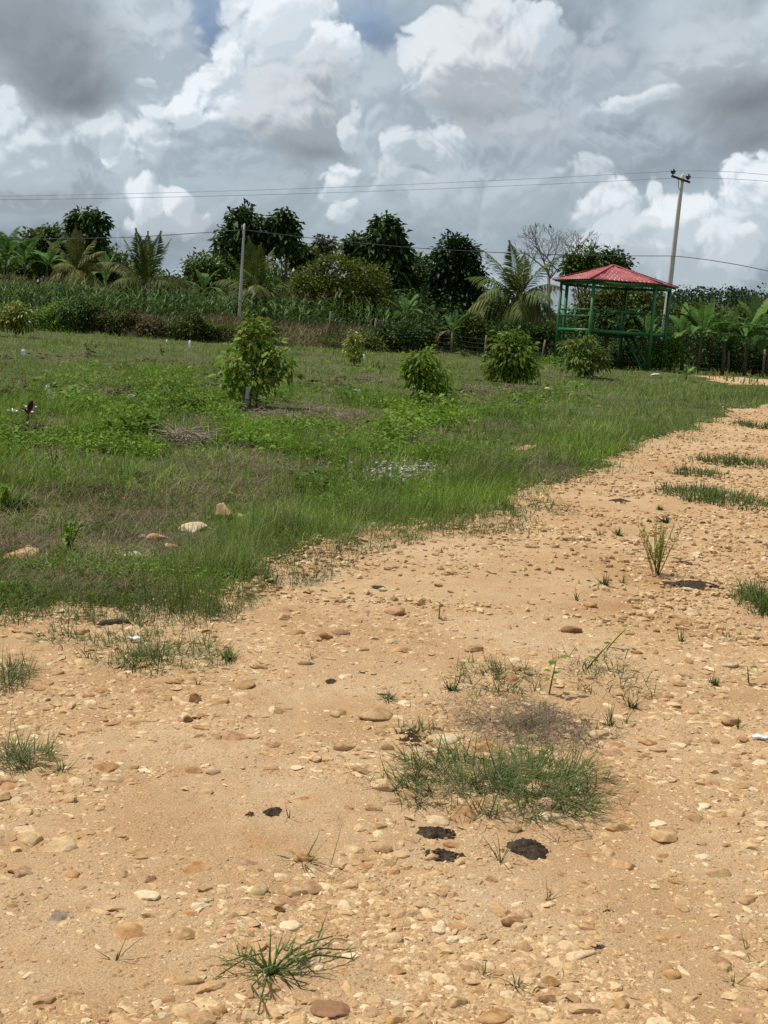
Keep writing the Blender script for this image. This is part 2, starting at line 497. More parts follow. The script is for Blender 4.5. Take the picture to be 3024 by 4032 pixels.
M['maize'] = leaf_mat('maize_leaves', [(.028, .075, .022), (.045, .105, .03), (.07, .135, .045), (.035, .085, .025), (.10, .13, .06)], .25, gain=(1.65, 1.38, 1.0))
M['bark'] = rough_mat('bark', (.07, .055, .042), (.16, .13, .10), 6, .9, .6, stretch=(4, 4, .8))
M['bark_pale'] = rough_mat('pale_bark', (.16, .13, .115), (.26, .22, .20), 8, .9, .4)
M['stem'] = rough_mat('banana_stem', (.07, .06, .03), (.14, .10, .05), 5, .8, .4, stretch=(3, 3, .6))
M['twig'] = rough_mat('dry_twigs', (.20, .15, .11), (.36, .29, .22), 9, .9, .3)
M['green_paint'] = rough_mat('green_paint', (.014, .105, .032), (.026, .165, .05), 3, .5, .1, .5)
M['dark_green_paint'] = rough_mat('green_planks', (.02, .10, .045), (.035, .15, .07), 3, .7, .2, .3)
M['red_sheet'] = rough_mat('red_roof_sheet', (.22, .06, .055), (.44, .11, .115), 1.1, .65, .08, .25)
M['under_sheet'] = rough_mat('bare_sheet_underside', (.35, .34, .33), (.5, .48, .46), 4, .5, .1, .4)
M['concrete'] = rough_mat('pole_concrete', (.40, .38, .355), (.56, .54, .51), 2.2, .9, .3, stretch=(6, 6, .5))
M['wood_dark'] = rough_mat('weathered_crossarm', (.045, .035, .03), (.09, .075, .065), 8, .9, .4)
M['ceramic'] = rough_mat('dark_insulator', (.02, .014, .014), (.05, .035, .03), 8, .25, 0, .6)
M['cable'] = rough_mat('cable', (.045, .05, .055), (.075, .08, .085), 8, .7, 0, .3)
M['wire'] = rough_mat('thin_wire', (.12, .13, .14), (.2, .21, .22), 8, .6, 0, .4)
M['post_wood'] = rough_mat('fence_post_wood', (.12, .085, .06), (.24, .18, .13), 5, .9, .5, stretch=(5, 5, .8))
M['white_plastic'] = rough_mat('white_plastic', (.62, .64, .64), (.78, .8, .8), 6, .5, .1, .4)
M['grey_plastic'] = rough_mat('grey_plastic', (.34, .36, .37), (.48, .5, .5), 6, .5, .1, .4)
M['fruit'] = rough_mat('orange_fruit', (.42, .17, .015), (.6, .28, .03), 4, .5, .1, .4)
M['feather'] = rough_mat('black_feather', (.01, .01, .011), (.025, .025, .028), 9, .6, 0, .3)
M['maroon'] = rough_mat('maroon_leaf', (.05, .012, .012), (.09, .02, .018), 9, .6, .1, .3)
M['tassel'] = leaf_mat('maize_tassels', [(.22, .17, .08), (.28, .22, .11), (.17, .14, .06)], .2)

#MARK_WORLD
# ------------------------------------------------------------------ camera
cam = bpy.data.cameras.new('camera'); co = bpy.data.objects.new('camera', cam); COL.objects.link(co)
cam.sensor_fit = 'VERTICAL'; cam.sensor_height = 24.0; cam.lens = F / 4032.0 * 24.0
cam.clip_start = 0.05; cam.clip_end = 3000
co.matrix_world = Matrix(((rt[0], up[0], -fw[0], EYE[0]), (rt[1], up[1], -fw[1], EYE[1]), (rt[2], up[2], -fw[2], EYE[2]), (0, 0, 0, 1)))
scene.camera = co

# ------------------------------------------------------------------ sun and sky
SUN = unit(np.array([-0.46, 0.12, 0.88]))
sun_el = math.asin(SUN[2]); sun_rot = math.atan2(SUN[0], SUN[1])
sd = bpy.data.lights.new('sun', 'SUN'); so = bpy.data.objects.new('sun', sd); COL.objects.link(so)
sd.energy = 4.5; sd.angle = math.radians(1.6); sd.color = (1.0, .955, .88)
so.rotation_euler = Vector(SUN).to_track_quat('Z', 'Y').to_euler()
so.location = (-20, 10, 40)

w = bpy.data.worlds.new('World'); scene.world = w; w.use_nodes = True
nt = w.node_tree
for n in list(nt.nodes): nt.nodes.remove(n)
sky = N(nt, 'ShaderNodeTexSky'); sky.sky_type = 'NISHITA'; sky.sun_disc = False
sky.sun_elevation = sun_el; sky.sun_rotation = sun_rot
bg1 = N(nt, 'ShaderNodeBackground', i_Strength=.1); nt.links.new(sky.outputs[0], bg1.inputs[0])
tc = N(nt, 'ShaderNodeTexCoord')
sx = N(nt, 'ShaderNodeSeparateXYZ'); nt.links.new(tc.outputs['Generated'], sx.inputs[0])
au = N(nt, 'ShaderNodeMath', operation='ARCTAN2'); nt.links.new(sx.outputs[0], au.inputs[0]); nt.links.new(sx.outputs[1], au.inputs[1])
av = N(nt, 'ShaderNodeMath', operation='ARCSINE'); nt.links.new(sx.outputs[2], av.inputs[0])
cb = N(nt, 'ShaderNodeCombineXYZ'); nt.links.new(au.outputs[0], cb.inputs[0]); nt.links.new(av.outputs[0], cb.inputs[1])
P0 = cb.outputs[0]


def vm(op, a, b=None, c=None):
    n = N(nt, 'ShaderNodeVectorMath', operation=op)
    for k, v in enumerate((a, b, c)):
        if v is None: continue
        if isinstance(v, (tuple, list)): n.inputs[k].default_value = v
        elif isinstance(v, (int, float)): n.inputs[3].default_value = v
        else: nt.links.new(v, n.inputs[k])
    return n


def mth(op, a, b=None, c=None, clamp=False):
    n = N(nt, 'ShaderNodeMath', operation=op, use_clamp=clamp)
    for k, v in enumerate((a, b, c)):
        if v is None: continue
        if isinstance(v, (int, float)): n.inputs[k].default_value = v
        else: nt.links.new(v, n.inputs[k])
    return n.outputs[0]


def maprange(x, a, b, c, d, smooth=False):
    n = N(nt, 'ShaderNodeMapRange', i_1=a, i_2=b, i_3=c, i_4=d)
    if smooth: n.interpolation_type = 'SMOOTHSTEP'
    nt.links.new(x, n.inputs[0]); return n.outputs[0]


def nzc(vec, scale, detail, rough):
    n = N(nt, 'ShaderNodeTexNoise', noise_dimensions='2D', i_Scale=scale, i_Detail=detail, i_Roughness=rough)
    nt.links.new(vec, n.inputs['Vector']); return n


d1 = nzc(P0, 9, 2, .5); d2 = nzc(P0, 34, 5, .6)
o1 = vm('SUBTRACT', d1.outputs['Color'], (.5, .5, .5)); o2 = vm('SUBTRACT', d2.outputs['Color'], (.5, .5, .5))
pa = vm('MULTIPLY_ADD', o1.outputs[0], (.045, .04, 0), P0)
PS = vm('MULTIPLY_ADD', o2.outputs[0], (.012, .012, 0), pa.outputs[0]).outputs[0]


def billow(vec, scale):
    """rounded heads with sharp creases between them"""
    tot = None
    for k, (f_, a_) in enumerate(((1, .52), (2.1, .28), (4.5, .15), (9.5, .08))):
        n = N(nt, 'ShaderNodeTexNoise', noise_dimensions='2D', i_Scale=scale * f_, i_Detail=0.0)
        nt.links.new(vec, n.inputs['Vector'])
        x = mth('MULTIPLY', mth('ABSOLUTE', mth('MULTIPLY_ADD', n.outputs[0], 2.0, -1.0)), a_ * 2.6)
        tot = x if tot is None else mth('ADD', tot, x)
    return tot


# cauliflower heads, and the same heads sampled a little towards the light
pv = vm('MULTIPLY_ADD', o2.outputs[0], (.010, .010, 0), pa.outputs[0])
pv = vm('MULTIPLY', pv.outputs[0], (1.0, 1.1, 1))
b1 = billow(pv.outputs[0], 15)
b2 = billow(vm('ADD', pv.outputs[0], (-.0035, .0065, 0)).outputs[0], 15)
emb = mth('SUBTRACT', b1, b2)
sc0 = vm('MULTIPLY', pa.outputs[0], (1.0, 1.2, 1))
l1 = nzc(sc0.outputs[0], 11, 4, .5).outputs[0]
l2 = nzc(vm('ADD', sc0.outputs[0], (-.01, .018, 0)).outputs[0], 11, 4, .5).outputs[0]
embl = mth('SUBTRACT', l1, l2)
edge = mth('SUBTRACT', .55, b1)
nfine = mth('SUBTRACT', d2.outputs[0], .5)
low = nzc(vm('MULTIPLY', P0, (1, 1.5, 1)).outputs[0], 5.5, 4, .55).outputs[0]
base = ramp(nt, [(.28, (.31, .36, .405)), (.46, (.42, .48, .52)), (.60, (.53, .59, .62)), (.78, (.63, .68, .70))], low)
rel = mth('MULTIPLY_ADD', embl, .9, mth('MULTIPLY_ADD', emb, .12, 1.0))
bm_ = N(nt, 'ShaderNodeVectorMath', operation='SCALE'); nt.links.new(base.outputs[0], bm_.inputs[0]); nt.links.new(rel, bm_.inputs[3])
col = bm_.outputs[0]


def dirs(px, py):
    d = unit(ray(px, py)); return math.atan2(d[0], d[1]), math.asin(d[2])


K = 1659.0 / 3024.0
S1 = 3024 / 1659 / F


def blob(cx, cy, rx, ry, color, shade=None, soft=.2, strength=1.0, crisp=True, rot=0.0, relief=1.0, lim=.44):
    """one cloud: an ellipse with a billowed (crisp) or smooth (soft) outline, lit from the upper left"""
    global col
    u, v = dirs(cx / K, cy / K)
    d = vm('SUBTRACT', pa.outputs[0] if crisp else PS, (u, v, 0)).outputs[0]
    if rot:
        r = N(nt, 'ShaderNodeVectorRotate', rotation_type='Z_AXIS'); r.inputs['Angle'].default_value = -math.radians(rot)
        nt.links.new(d, r.inputs['Vector']); d = r.outputs[0]
    d = vm('MULTIPLY', d, (1 / (rx * S1), 1 / (ry * S1), 0)).outputs[0]
    L = vm('LENGTH', d).outputs[1]
    if crisp:
        kk = .9 * min(1.0, 60 / min(rx, ry))
        L = mth('MULTIPLY_ADD', edge, kk, L)
        L = mth('MULTIPLY_ADD', nfine, -.8 * kk, L)
    f = maprange(L, 1 + soft, 1 - soft * (1 if crisp else 1.6), 0, strength, True)
    sh_ = shade or [c * .72 for c in color]
    dt = vm('DOT_PRODUCT', d, (-.38, .62, 0)).outputs[1]
    t = mth('MULTIPLY_ADD', emb, 1.15 * relief, mth('ADD', dt, lim))
    t = mth('MULTIPLY_ADD', embl, 1.6 * relief, mth('MULTIPLY_ADD', nfine, .5 * relief, t))
    c = mixc(nt, maprange(t, 0, 1, 0, 1, True), tuple(sh_), tuple(color))
    col = mixc(nt, f, col, c)


WHT = (.94, .955, .96); WARM = (.86, .85, .83); PALE = (.70, .745, .775); MIST = (.52, .58, .62); SLATE = (.29, .335, .385)
DARK = (.33, .35, .37); BLUE = (.32, .42, .575)
# far layer: slate low on the left, blue-grey gaps high up
blob(60, 505, 330, 42, SLATE, soft=.8, strength=.85, crisp=False, relief=.4)
blob(420, 500, 420, 50, (.37, .42, .475), soft=.8, strength=.6, crisp=False, relief=.4)
blob(950, 505, 420, 60, (.40, .45, .50), soft=.8, strength=.55, crisp=False, relief=.4)
blob(450, 45, 80, 85, BLUE, soft=.6, strength=.95, crisp=False, relief=.3)
blob(810, 45, 90, 85, BLUE, soft=.6, strength=.95, crisp=False, relief=.3)
blob(1393, 522, 15, 30, (.20, .40, .68), (.20, .40, .68), soft=.5, strength=.8, crisp=False)
blob(1350, 340, 190, 90, (.45, .50, .54), soft=.7, strength=.7, crisp=False)
# pale heads in the back layer
blob(330, 100, 110, 120, (.66, .71, .74), (.48, .54, .58), strength=.85)
blob(480, 330, 140, 90, (.55, .61, .65), (.40, .46, .51), strength=.8)
blob(840, 220, 130, 110, (.60, .66, .69), (.44, .50, .55), strength=.8)
blob(1200, 180, 170, 110, (.60, .64, .67), (.46, .51, .55), strength=.75)
blob(1180, 320, 180, 80, (.54, .59, .63), (.42, .47, .51), strength=.7)
blob(150, 320, 180, 70, (.66, .71, .74), (.42, .47, .51), strength=.8)
blob(60, 400, 160, 50, (.55, .60, .63), (.36, .40, .44), strength=.75)
blob(600, 440, 150, 60, (.50, .56, .60), (.40, .46, .50), strength=.7)
blob(1080, 450, 170, 60, (.50, .56, .60), (.40, .46, .50), strength=.7)
blob(1540, 140, 150, 110, (.64, .67, .69), (.48, .52, .55), strength=.75, crisp=False, soft=.5)
# cumulus column in the middle
blob(570, 120, 95, 150, (.80, .84, .86), (.56, .62, .67), strength=.95)
blob(640, 60, 95, 75, WHT, (.64, .70, .74), strength=.97)
blob(590, 25, 60, 45, WHT, (.72, .77, .80), strength=.95)
blob(715, 72, 48, 38, WHT, (.66, .72, .76), strength=.95)
blob(507, 128, 38, 36, WHT, (.68, .74, .77), strength=.97)
blob(480, 205, 72, 48, WHT, (.60, .66, .71), strength=.95, rot=36)
blob(425, 262, 44, 34, WHT, (.66, .72, .76), strength=.95)
blob(325, 188, 16, 12, (.84, .87, .89), strength=.8)
blob(640, 235, 100, 112, (.74, .75, .755), (.40, .43, .455), soft=.26, strength=.95, relief=.6)
blob(660, 325, 95, 26, (.36, .39, .415), soft=.6, strength=.8, crisp=False, relief=.3)
blob(755, 275, 22, 40, (.86, .88, .9), (.6, .65, .69), strength=.75)
# puff right of the middle
blob(935, 55, 44, 28, (.9, .92, .93), (.6, .66, .7), strength=.85)
blob(1120, 45, 85, 46, (.84, .87, .885), (.58, .64, .68), strength=.9)
blob(905, 150, 40, 80, (.84, .87, .89), (.55, .61, .65), strength=.8)
blob(1010, 130, 108, 100, (.86, .86, .855), (.50, .52, .54), soft=.2, strength=.95, relief=.7)
blob(1010, 230, 130, 34, (.46, .485, .505), soft=.6, strength=.75, crisp=False, relief=.4)
blob(1125, 265, 130, 40, (.60, .625, .64), (.46, .49, .52), soft=.4, strength=.7, crisp=False)
blob(1425, 208, 85, 15, (.84, .87, .88), (.6, .65, .68), soft=.3, strength=.85, rot=16)
# dark clouds in front, left and right
blob(90, 95, 165, 125, DARK, (.27, .285, .30), soft=.38, strength=.97, crisp=False, relief=.5)
blob(150, 195, 120, 60, (.30, .32, .335), soft=.5, strength=.9, crisp=False, relief=.4)
blob(1635, 215, 125, 62, (.27, .28, .29), soft=.6, strength=.9, crisp=False, relief=.4)
blob(1665, 285, 120, 50, DARK, soft=.6, strength=.92, crisp=False, relief=.4)
# low bright cumulus
blob(262, 345, 36, 48, WHT, (.58, .64, .68), strength=.9)
blob(345, 310, 34, 52, (.88, .9, .92), (.56, .62, .66), strength=.85)
blob(215, 300, 44, 36, (.78, .82, .84), (.52, .58, .62), strength=.8)
blob(30, 320, 90, 52, (.80, .84, .86), (.50, .56, .60), strength=.85)
blob(60, 425, 140, 24, (.46, .50, .535), soft=.6, strength=.7, crisp=False)
blob(335, 465, 80, 36, (.86, .87, .87), (.55, .59, .62), strength=.8, lim=.3)
blob(395, 450, 26, 22, (.9, .91, .92), (.6, .65, .69), strength=.8)
blob(300, 425, 40, 34, WHT, (.62, .67, .71), strength=.85)
blob(730, 400, 36, 42, (.92, .94, .95), (.56, .62, .66), strength=.85)
blob(755, 455, 28, 26, (.84, .87, .89), (.56, .62, .66), strength=.75)
blob(905, 335, 46, 46, (.84, .86, .88), (.52, .58, .62), strength=.85)
blob(860, 390, 54, 32, (.76, .79, .81), (.52, .57, .61), strength=.75)
blob(1310, 440, 50, 44, (.91, .925, .93), (.58, .64, .68), strength=.9)
blob(1255, 395, 54, 30, (.72, .76, .79), (.52, .57, .61), strength=.75)
blob(1412, 432, 20, 26, (.88, .9, .92), (.6, .66, .7), strength=.8)
blob(1650, 415, 70, 75, WHT, (.62, .68, .72), strength=.95)
blob(1530, 545, 125, 66, (.72, .755, .78), (.52, .57, .61), strength=.85, lim=.35)
blob(1440, 545, 30, 26, (.86, .88, .9), (.58, .63, .67), strength=.8)
blob(1600, 505, 34, 22, (.84, .87, .89), (.58, .63, .67), strength=.75)
blob(1480, 495, 62, 40, (.93, .945, .95), (.62, .68, .71), strength=.92)
blob(1565, 545, 46, 34, (.88, .9, .91), (.62, .67, .71), strength=.85)
blob(1340, 550, 60, 44, (.74, .78, .80), (.54, .59, .63), strength=.8)
blob(1000, 415, 150, 34, (.62, .665, .70), (.46, .51, .55), soft=.3, strength=.6)
gm_ = N(nt, 'ShaderNodeGamma', i_Gamma=1.09); nt.links.new(col, gm_.inputs[0])
tn_ = vm('MULTIPLY', gm_.outputs[0], (.965, 1.0, 1.035))
mn = vm('MINIMUM', tn_.outputs[0], (.955, .97, .985))
bg2 = N(nt, 'ShaderNodeBackground', i_Strength=1.0); nt.links.new(mn.outputs[0], bg2.inputs[0])
mx = N(nt, 'ShaderNodeMixShader', i_0=.94)
nt.links.new(bg1.outputs[0], mx.inputs[1]); nt.links.new(bg2.outputs[0], mx.inputs[2])
wo = N(nt, 'ShaderNodeOutputWorld'); nt.links.new(mx.outputs[0], wo.inputs[0])
w.cycles.sampling_method = 'NONE'

scene.view_settings.view_transform = 'Standard'; scene.view_settings.look = 'None'
scene.view_settings.exposure = 0; scene.view_settings.gamma = 1
scene.render.engine = 'CYCLES'
scene.cycles.max_bounces = 5; scene.cycles.diffuse_bounces = 3; scene.cycles.transmission_bounces = 3
scene.cycles.glossy_bounces = 2; scene.cycles.transparent_max_bounces = 4
scene.cycles.use_denoising = False
scene.cycles.sample_clamp_indirect = 3.0; scene.cycles.sample_clamp_direct = 6.0

# ------------------------------------------------------------------ ground and road
def polar_sheet(name, r, az, mat, keep=None, lift=0.0, smooth=True):
    R, A = np.meshgrid(r, az, indexing='ij')
    x = R * np.sin(A); y = R * np.cos(A)
    z = ground_h(x, y) + lift
    v = np.stack([x, y, z], -1).reshape(-1, 3)
    n, k = len(r), len(az)
    i = (np.arange(n - 1)[:, None] * k + np.arange(k - 1)[None]).ravel()
    q = np.stack([i, i + k, i + k + 1, i + 1], 1)[:, ::-1]
    if keep is not None:
        c = v[q].mean(1); q = q[keep(c[:, 0], c[:, 1])]
        used = np.unique(q); m = np.full(len(v), -1); m[used] = np.arange(len(used)); v = v[used]; q = m[q]
    me = mesh_np(name, v, [q], mat, smooth)
    return link(name, me)


az = np.concatenate([np.linspace(-PI, -.7, 40)[:-1], np.linspace(-.7, .7, 560), np.linspace(.7, PI, 40)[1:]])
rr = np.concatenate([[0.05, .5, 1.0], np.geomspace(1.5, 110, 520), np.geomspace(115, 900, 24)])
tag(polar_sheet('ground', rr, az, M['soil']), 'grassy field of dark soil stretching to the trees', 'ground', kind='structure')
az2 = np.concatenate([np.linspace(-1.35, -.45, 60)[:-1], np.linspace(-.45, .62, 760), np.linspace(.62, 1.35, 50)[1:]])
rr2 = np.concatenate([[0.3, .8, 1.3], np.geomspace(1.7, 62, 760)])
tag(polar_sheet('road', rr2, az2, M['sand'], keep=lambda x, y: road_amount(x, y) > 0.0, lift=0.006), 'sandy orange gravel road beside the grass', 'road', kind='structure')

# ------------------------------------------------------------------ gravel
def ico(sub):
    bm = bmesh.new(); bmesh.ops.create_icosphere(bm, subdivisions=sub, radius=1)
    v = np.array([x.co[:] for x in bm.verts]); f = np.array([[x.index for x in q.verts] for q in bm.faces]); bm.free()
    return v, f


def pebbles(P, size, flat=(.30, .6), sub=1, sink=.3, rough=.22):
    bv, bf = ico(sub); n = len(P); k = len(bv)
    a = RNG.uniform(.55, 1.5, n); c = RNG.uniform(flat[0], flat[1], n)
    v = np.repeat(bv[None], n, 0)
    # lumpy, slightly angular
    for _ in range(5):
        ax = unit(RNG.normal(size=(n, 3))); d = np.einsum('nkj,nj->nk', bv[None] * np.ones((n, 1, 1)), ax)
        cut = RNG.uniform(.35, .9, n)[:, None]
        v = v - np.maximum(d - cut, 0)[..., None] * ax[:, None] * .9
    v = v * (1 + RNG.uniform(-rough, rough, (n, k, 1)) * .5)
    v = v * np.stack([a, 1 / np.sqrt(a), c], 1)[:, None] * (size[:, None, None] / 2)
    th = RNG.uniform(0, 2 * PI, n); tl = RNG.normal(0, .16, n)
    x, y, z = v[..., 0], v[..., 1], v[..., 2]
    ct, st = np.cos(tl)[:, None], np.sin(tl)[:, None]
    x, z = x * ct - z * st, x * st + z * ct
    ch, sh_ = np.cos(th)[:, None], np.sin(th)[:, None]
    x, y = x * ch - y * sh_, x * sh_ + y * ch
    v = np.stack([x, y, z], -1) + P[:, None]
    v[..., 2] += (size * c * .5 * (1 - 2 * sink))[:, None]
    f = (bf[None] + (np.arange(n) * k)[:, None, None]).reshape(-1, 3)
    return v.reshape(-1, 3), np.zeros((0, 4), int), f


def scatter_px(n, x0, x1, y0, y1, pw=1.0):
    """random ground points, even over the photograph's area (dense near, sparse far), thinner to both sides beyond it"""
    m = int(n * 2600 / (x1 - x0) * .5)
    X = np.concatenate([RNG.uniform(x0, x1, n), np.where(RNG.uniform(size=m) < .5, RNG.uniform(x0 - 1300, x0, m), RNG.uniform(x1, x1 + 1300, m))])
    t = RNG.uniform(0, 1, n + m) ** pw
    return ground_at(X, y0 + (y1 - y0) * t)


SANDY = [(900, 3150, 620, 230), (1250, 2780, 330, 130), (2150, 2250, 420, 90), (500, 3780, 520, 150), (1350, 3850, 300, 120), (2750, 3900, 260, 150),
         (1900, 2330, 500, 60), (2350, 2760, 200, 60), (2500, 1985, 330, 30), (2150, 3480, 130, 90), (620, 2960, 420, 70)]
_s = [(gp(a, b), gp(a + c, b), gp(a, b - d)) for a, b, c, d in SANDY]


def gravel_density(x, y):
    g = sstep(.30, .52, fbm(x * 1.1, y * 1.1, 61)) * .8 + .2
    for p, a, b in _s:
        q = np.hypot((x - p[0]) / abs(a[0] - p[0]), (y - p[1]) / abs(b[1] - p[1])) + (fbm(x * 3, y * 3, 66) - .5) * .8
        g = g * (.2 + .8 * sstep(.55, 1.15, q))
    return g


parts = []
P = scatter_px(340000, -500, 3500, 1600, 4900)
P = P[(road_amount(P[:, 0], P[:, 1]) > -.15)]
P = P[RNG.uniform(size=len(P)) < gravel_density(P[:, 0], P[:, 1])]
dist = np.linalg.norm(P - EYE, axis=1)
sz = np.clip(.0142 * np.exp(RNG.normal(0, .5, len(P))) * np.clip(dist / 4.2, .8, 99) ** .6, .005, .07)
big = sz > .02
nearbig = big & (dist < 7)
smooth_parts = [pebbles(P[nearbig], sz[nearbig], sub=2, flat=(.25, .5), rough=.3, sink=.36)]
parts.append(pebbles(P[~nearbig], sz[~nearbig], flat=(.35, .85), sub=1, rough=.5, sink=.22))
# fine grit close to the camera
P = scatter_px(120000, -300, 3300, 2400, 4400); P = P[road_amount(P[:, 0], P[:, 1]) > .05]
parts.append(pebbles(P, RNG.uniform(.0045, .012, len(P)), flat=(.4, .75), sub=1, rough=.5))
# larger stones of the road's gravel
P = scatter_px(9500, -400, 3400, 2150, 4400); P = P[road_amount(P[:, 0], P[:, 1]) > .05]
P = P[RNG.uniform(size=len(P)) < gravel_density(P[:, 0], P[:, 1])]
smooth_parts.append(pebbles(P, .020 * np.exp(np.abs(RNG.normal(0, .40, len(P)))), flat=(.22, .45), sub=3, sink=.42, rough=.06))
nf = sum(len(p[2]) for p in parts)
parts += smooth_parts
v, q, t = join_np(parts)
gm = mesh_np('gravel', v, [t], M['gravel'])
nn_ = sum(len(p[2]) for p in smooth_parts[:1])
gm.polygons.foreach_set('use_smooth', np.arange(len(t)) >= nf + nn_)      # the chips keep their facets
g = link('gravel', gm)
tag(g, 'tan and orange gravel scattered over the sandy road', 'gravel', kind='stuff')

# ------------------------------------------------------------------ field vegetation (ground cover)
def in_zone(px, py, zones):
    """zones: (cx, cy, rx, ry) in photo pixels, tested with a ragged edge"""
    m = np.zeros(len(px), bool)
    n = (fbm(px / 60, py / 25, 71) - .5) * .9
    for cx, cy, rx, ry in zones:
        m |= np.hypot((px - cx) / rx, (py - cy) / ry) + n < 1
    return m


EARTH = [(150, 1410, 260, 22), (480, 1425, 180, 16), (700, 1440, 200, 16), (1300, 1505, 250, 26), (60, 1500, 160, 14), (250, 1545, 330, 34),
         (860, 1500, 90, 40), (1930, 1535, 150, 42), (2200, 1480, 200, 16), (2560, 1495, 90, 10), (2380, 1500, 100, 14), (120, 1700, 90, 30)]
BARE = [(380, 2010, 480, 75), (520, 2150, 330, 60), (900, 1960, 240, 60), (90, 2150, 200, 60), (1080, 1990, 150, 36), (180, 1790, 70, 30), (1050, 1640, 130, 36),
        (1320, 1640, 230, 26), (740, 1700, 130, 60), (1900, 1680, 200, 30), (2150, 1860, 140, 60), (1560, 1860, 180, 42), (2010, 1790, 160, 40), (1200, 1870, 200, 40)]


def field_points(n, y0=1290, y1=2460, x0=-450, x1=3500):
    P = scatter_px(n, x0, x1, y0, y1)
    px, py = proj(P)
    r = road_amount(P[:, 0], P[:, 1])
    return P, px, py, r


def sel(a, m): return [k[m] for k in a]


def blade_set(P, h, w, lean=.35, curl=.8, segs=2):
    n = len(P)
    return blades_np(P, h, w, RNG.uniform(0, 2 * PI, n), np.abs(RNG.normal(lean, .3, n)), RNG.normal(curl, .45, n), segs)


def far_scale(P, near=8.0, pw=.75):
    return np.clip(np.linalg.norm(P - EYE, axis=1) / near, .8, 99) ** pw


A = field_points(330000)
r = A[3]; m = r < -.02
P, px, py, r = sel(A, m)
earth = in_zone(px, py, EARTH); bare = in_zone(px, py, BARE)
patch = fbm(P[:, 0] * .35, P[:, 1] * .35, 81)
# light short grass: far half, right side
lightw = sstep(1480, 1380, py) * .9 + sstep(1700, 2150, px) * sstep(1750, 1600, py) * .75
mix = RNG.uniform(size=len(P))
keep = ~earth | (mix < .32)
keep &= ~bare | (mix < .22)
pr = sstep(2080, 1960, py + .12 * (px - 400) * (px > 400))        # sparser thatch near the front left
keep &= RNG.uniform(size=len(P)) < np.maximum(.22 + .78 * pr, .75 * (r > -1.6)) * np.where((patch < .42) & (py > 1450), .5, 1) * np.clip(.35 + .4 * (py < 1450) + sstep(.36, .56, fbm(P[:, 0] * 1.3, P[:, 1] * 1.3, 87)), 0, 1)
hollow = sstep(.545, .63, fbm(P[:, 0] * .55, P[:, 1] * .42, 203)) * (py < 1980) * (px < 2300)
keep &= RNG.uniform(size=len(P)) > .72 * hollow
P, px, py, r, patch, lightw = sel([P, px, py, r, patch, lightw], keep)
isl = RNG.uniform(size=len(P)) < np.clip(lightw + (patch - .5) * .6, 0, .95)
fs = far_scale(P)
n = len(P)
hh = RNG.uniform(.04, .13, n) * np.clip(fs, .8, 1.6) * (1 + .7 * (patch > .52))
ww = RNG.uniform(.004, .008, n) * fs
v, q, t = blade_set(P[~isl], hh[~isl], ww[~isl])
tag(link('field_grass', mesh_np('field_grass', v, [q, t], M['grass'])), 'green grass growing over the field', 'grass', kind='stuff')
v, q, t = blade_set(P[isl], hh[isl] * .9, ww[isl])
tag(link('pale_field_grass', mesh_np('pale_field_grass', v, [q, t], M['grass_light'])), 'pale short grass on the far side of the field', 'grass', kind='stuff')

# broad-leaved weeds in drifts
P, px, py, r = field_points(60000, 1380, 2420)
earth = in_zone(px, py, EARTH); bare = in_zone(px, py, BARE)
lush = fbm(P[:, 0] * .6, P[:, 1] * .6, 91)
front = (r > -2.6) & (r < -.05) & (px < 900)
dn = sstep(.46, .60, lush) * sstep(1420, 1560, py) * sstep(2050, 1850, py) * sstep(2400, 1900, px) + .40 * front * sstep(.38, .56, fbm(P[:, 0] * 2.2, P[:, 1] * 2.2, 96)) * sstep(2150, 2290, py) * (px < 900)
tallw = sstep(.5, .66, fbm(P[:, 0] * .9, P[:, 1] * .9, 92))
m = (r < -.1) & ~earth & (~bare | front) & (RNG.uniform(size=len(P)) < dn * (1 - .9 * sstep(.545, .63, fbm(P[:, 0] * .55, P[:, 1] * .42, 203))))
P, fr, tallw = P[m], front[m], tallw[m]
parts = []
fs = far_scale(P, 8, .7)
for k in range(5):
    n = len(P); a = RNG.uniform(0, 2 * PI, n)
    c = P + np.stack([RNG.normal(0, .05, n) * fs, RNG.normal(0, .05, n) * fs, RNG.uniform(.01, .15, n) * np.where(fr, .5, 1 + 1.5 * tallw)], 1)
    ax = np.stack([np.cos(a), np.sin(a), RNG.uniform(-.1, .9, n)], 1)
    L = RNG.uniform(.025, .055, n) * fs * np.where(fr, .7, 1 + .5 * tallw)
    parts.append(leaves_np(c, ax, np.array([0, 0, 1.0]) + RNG.normal(0, .3, (n, 3)), L, L * RNG.uniform(.4, .6, n), .25))
v, q, t = join_np(parts)
tag(link('field_weeds', mesh_np('field_weeds', v, [q, t], M['weed'])), 'low broad-leaved weeds spreading through the grass', 'weeds', kind='stuff')

# long bluish grass along the road's edge, with thin flowering stalks
P, px, py, r = field_points(150000, 1540, 2460)
wd = np.interp(px, [-500, 600, 700, 1200, 1700, 2300, 2900, 3500], [.75, .7, 1.5, 2.3, 2.8, 3.2, 5.0, 8.0])
dn = sstep(wd, wd * .25, -r) * (r < .3 * vnoise(P[:, 0] * 3, P[:, 1] * 3, 12)) * (.12 + .88 * sstep(.42, .56, fbm(P[:, 0] * 2.0, P[:, 1] * 2.0, 97))) * (.55 + .45 * sstep(520, 760, px)) * (.35 + .65 * sstep(.36, .5, fbm(P[:, 0] * .8, P[:, 1] * .8, 95)))
dn *= 1 - .75 * in_zone(px, py, [(1560, 1860, 190, 40), (2150, 1880, 110, 50), (2010, 1790, 140, 36)])
dn *= np.where(px < 700, .15 + .85 * sstep(.42, .6, fbm(P[:, 0] * 2.2, P[:, 1] * 2.2, 96)), 1)
m = RNG.uniform(size=len(P)) < dn
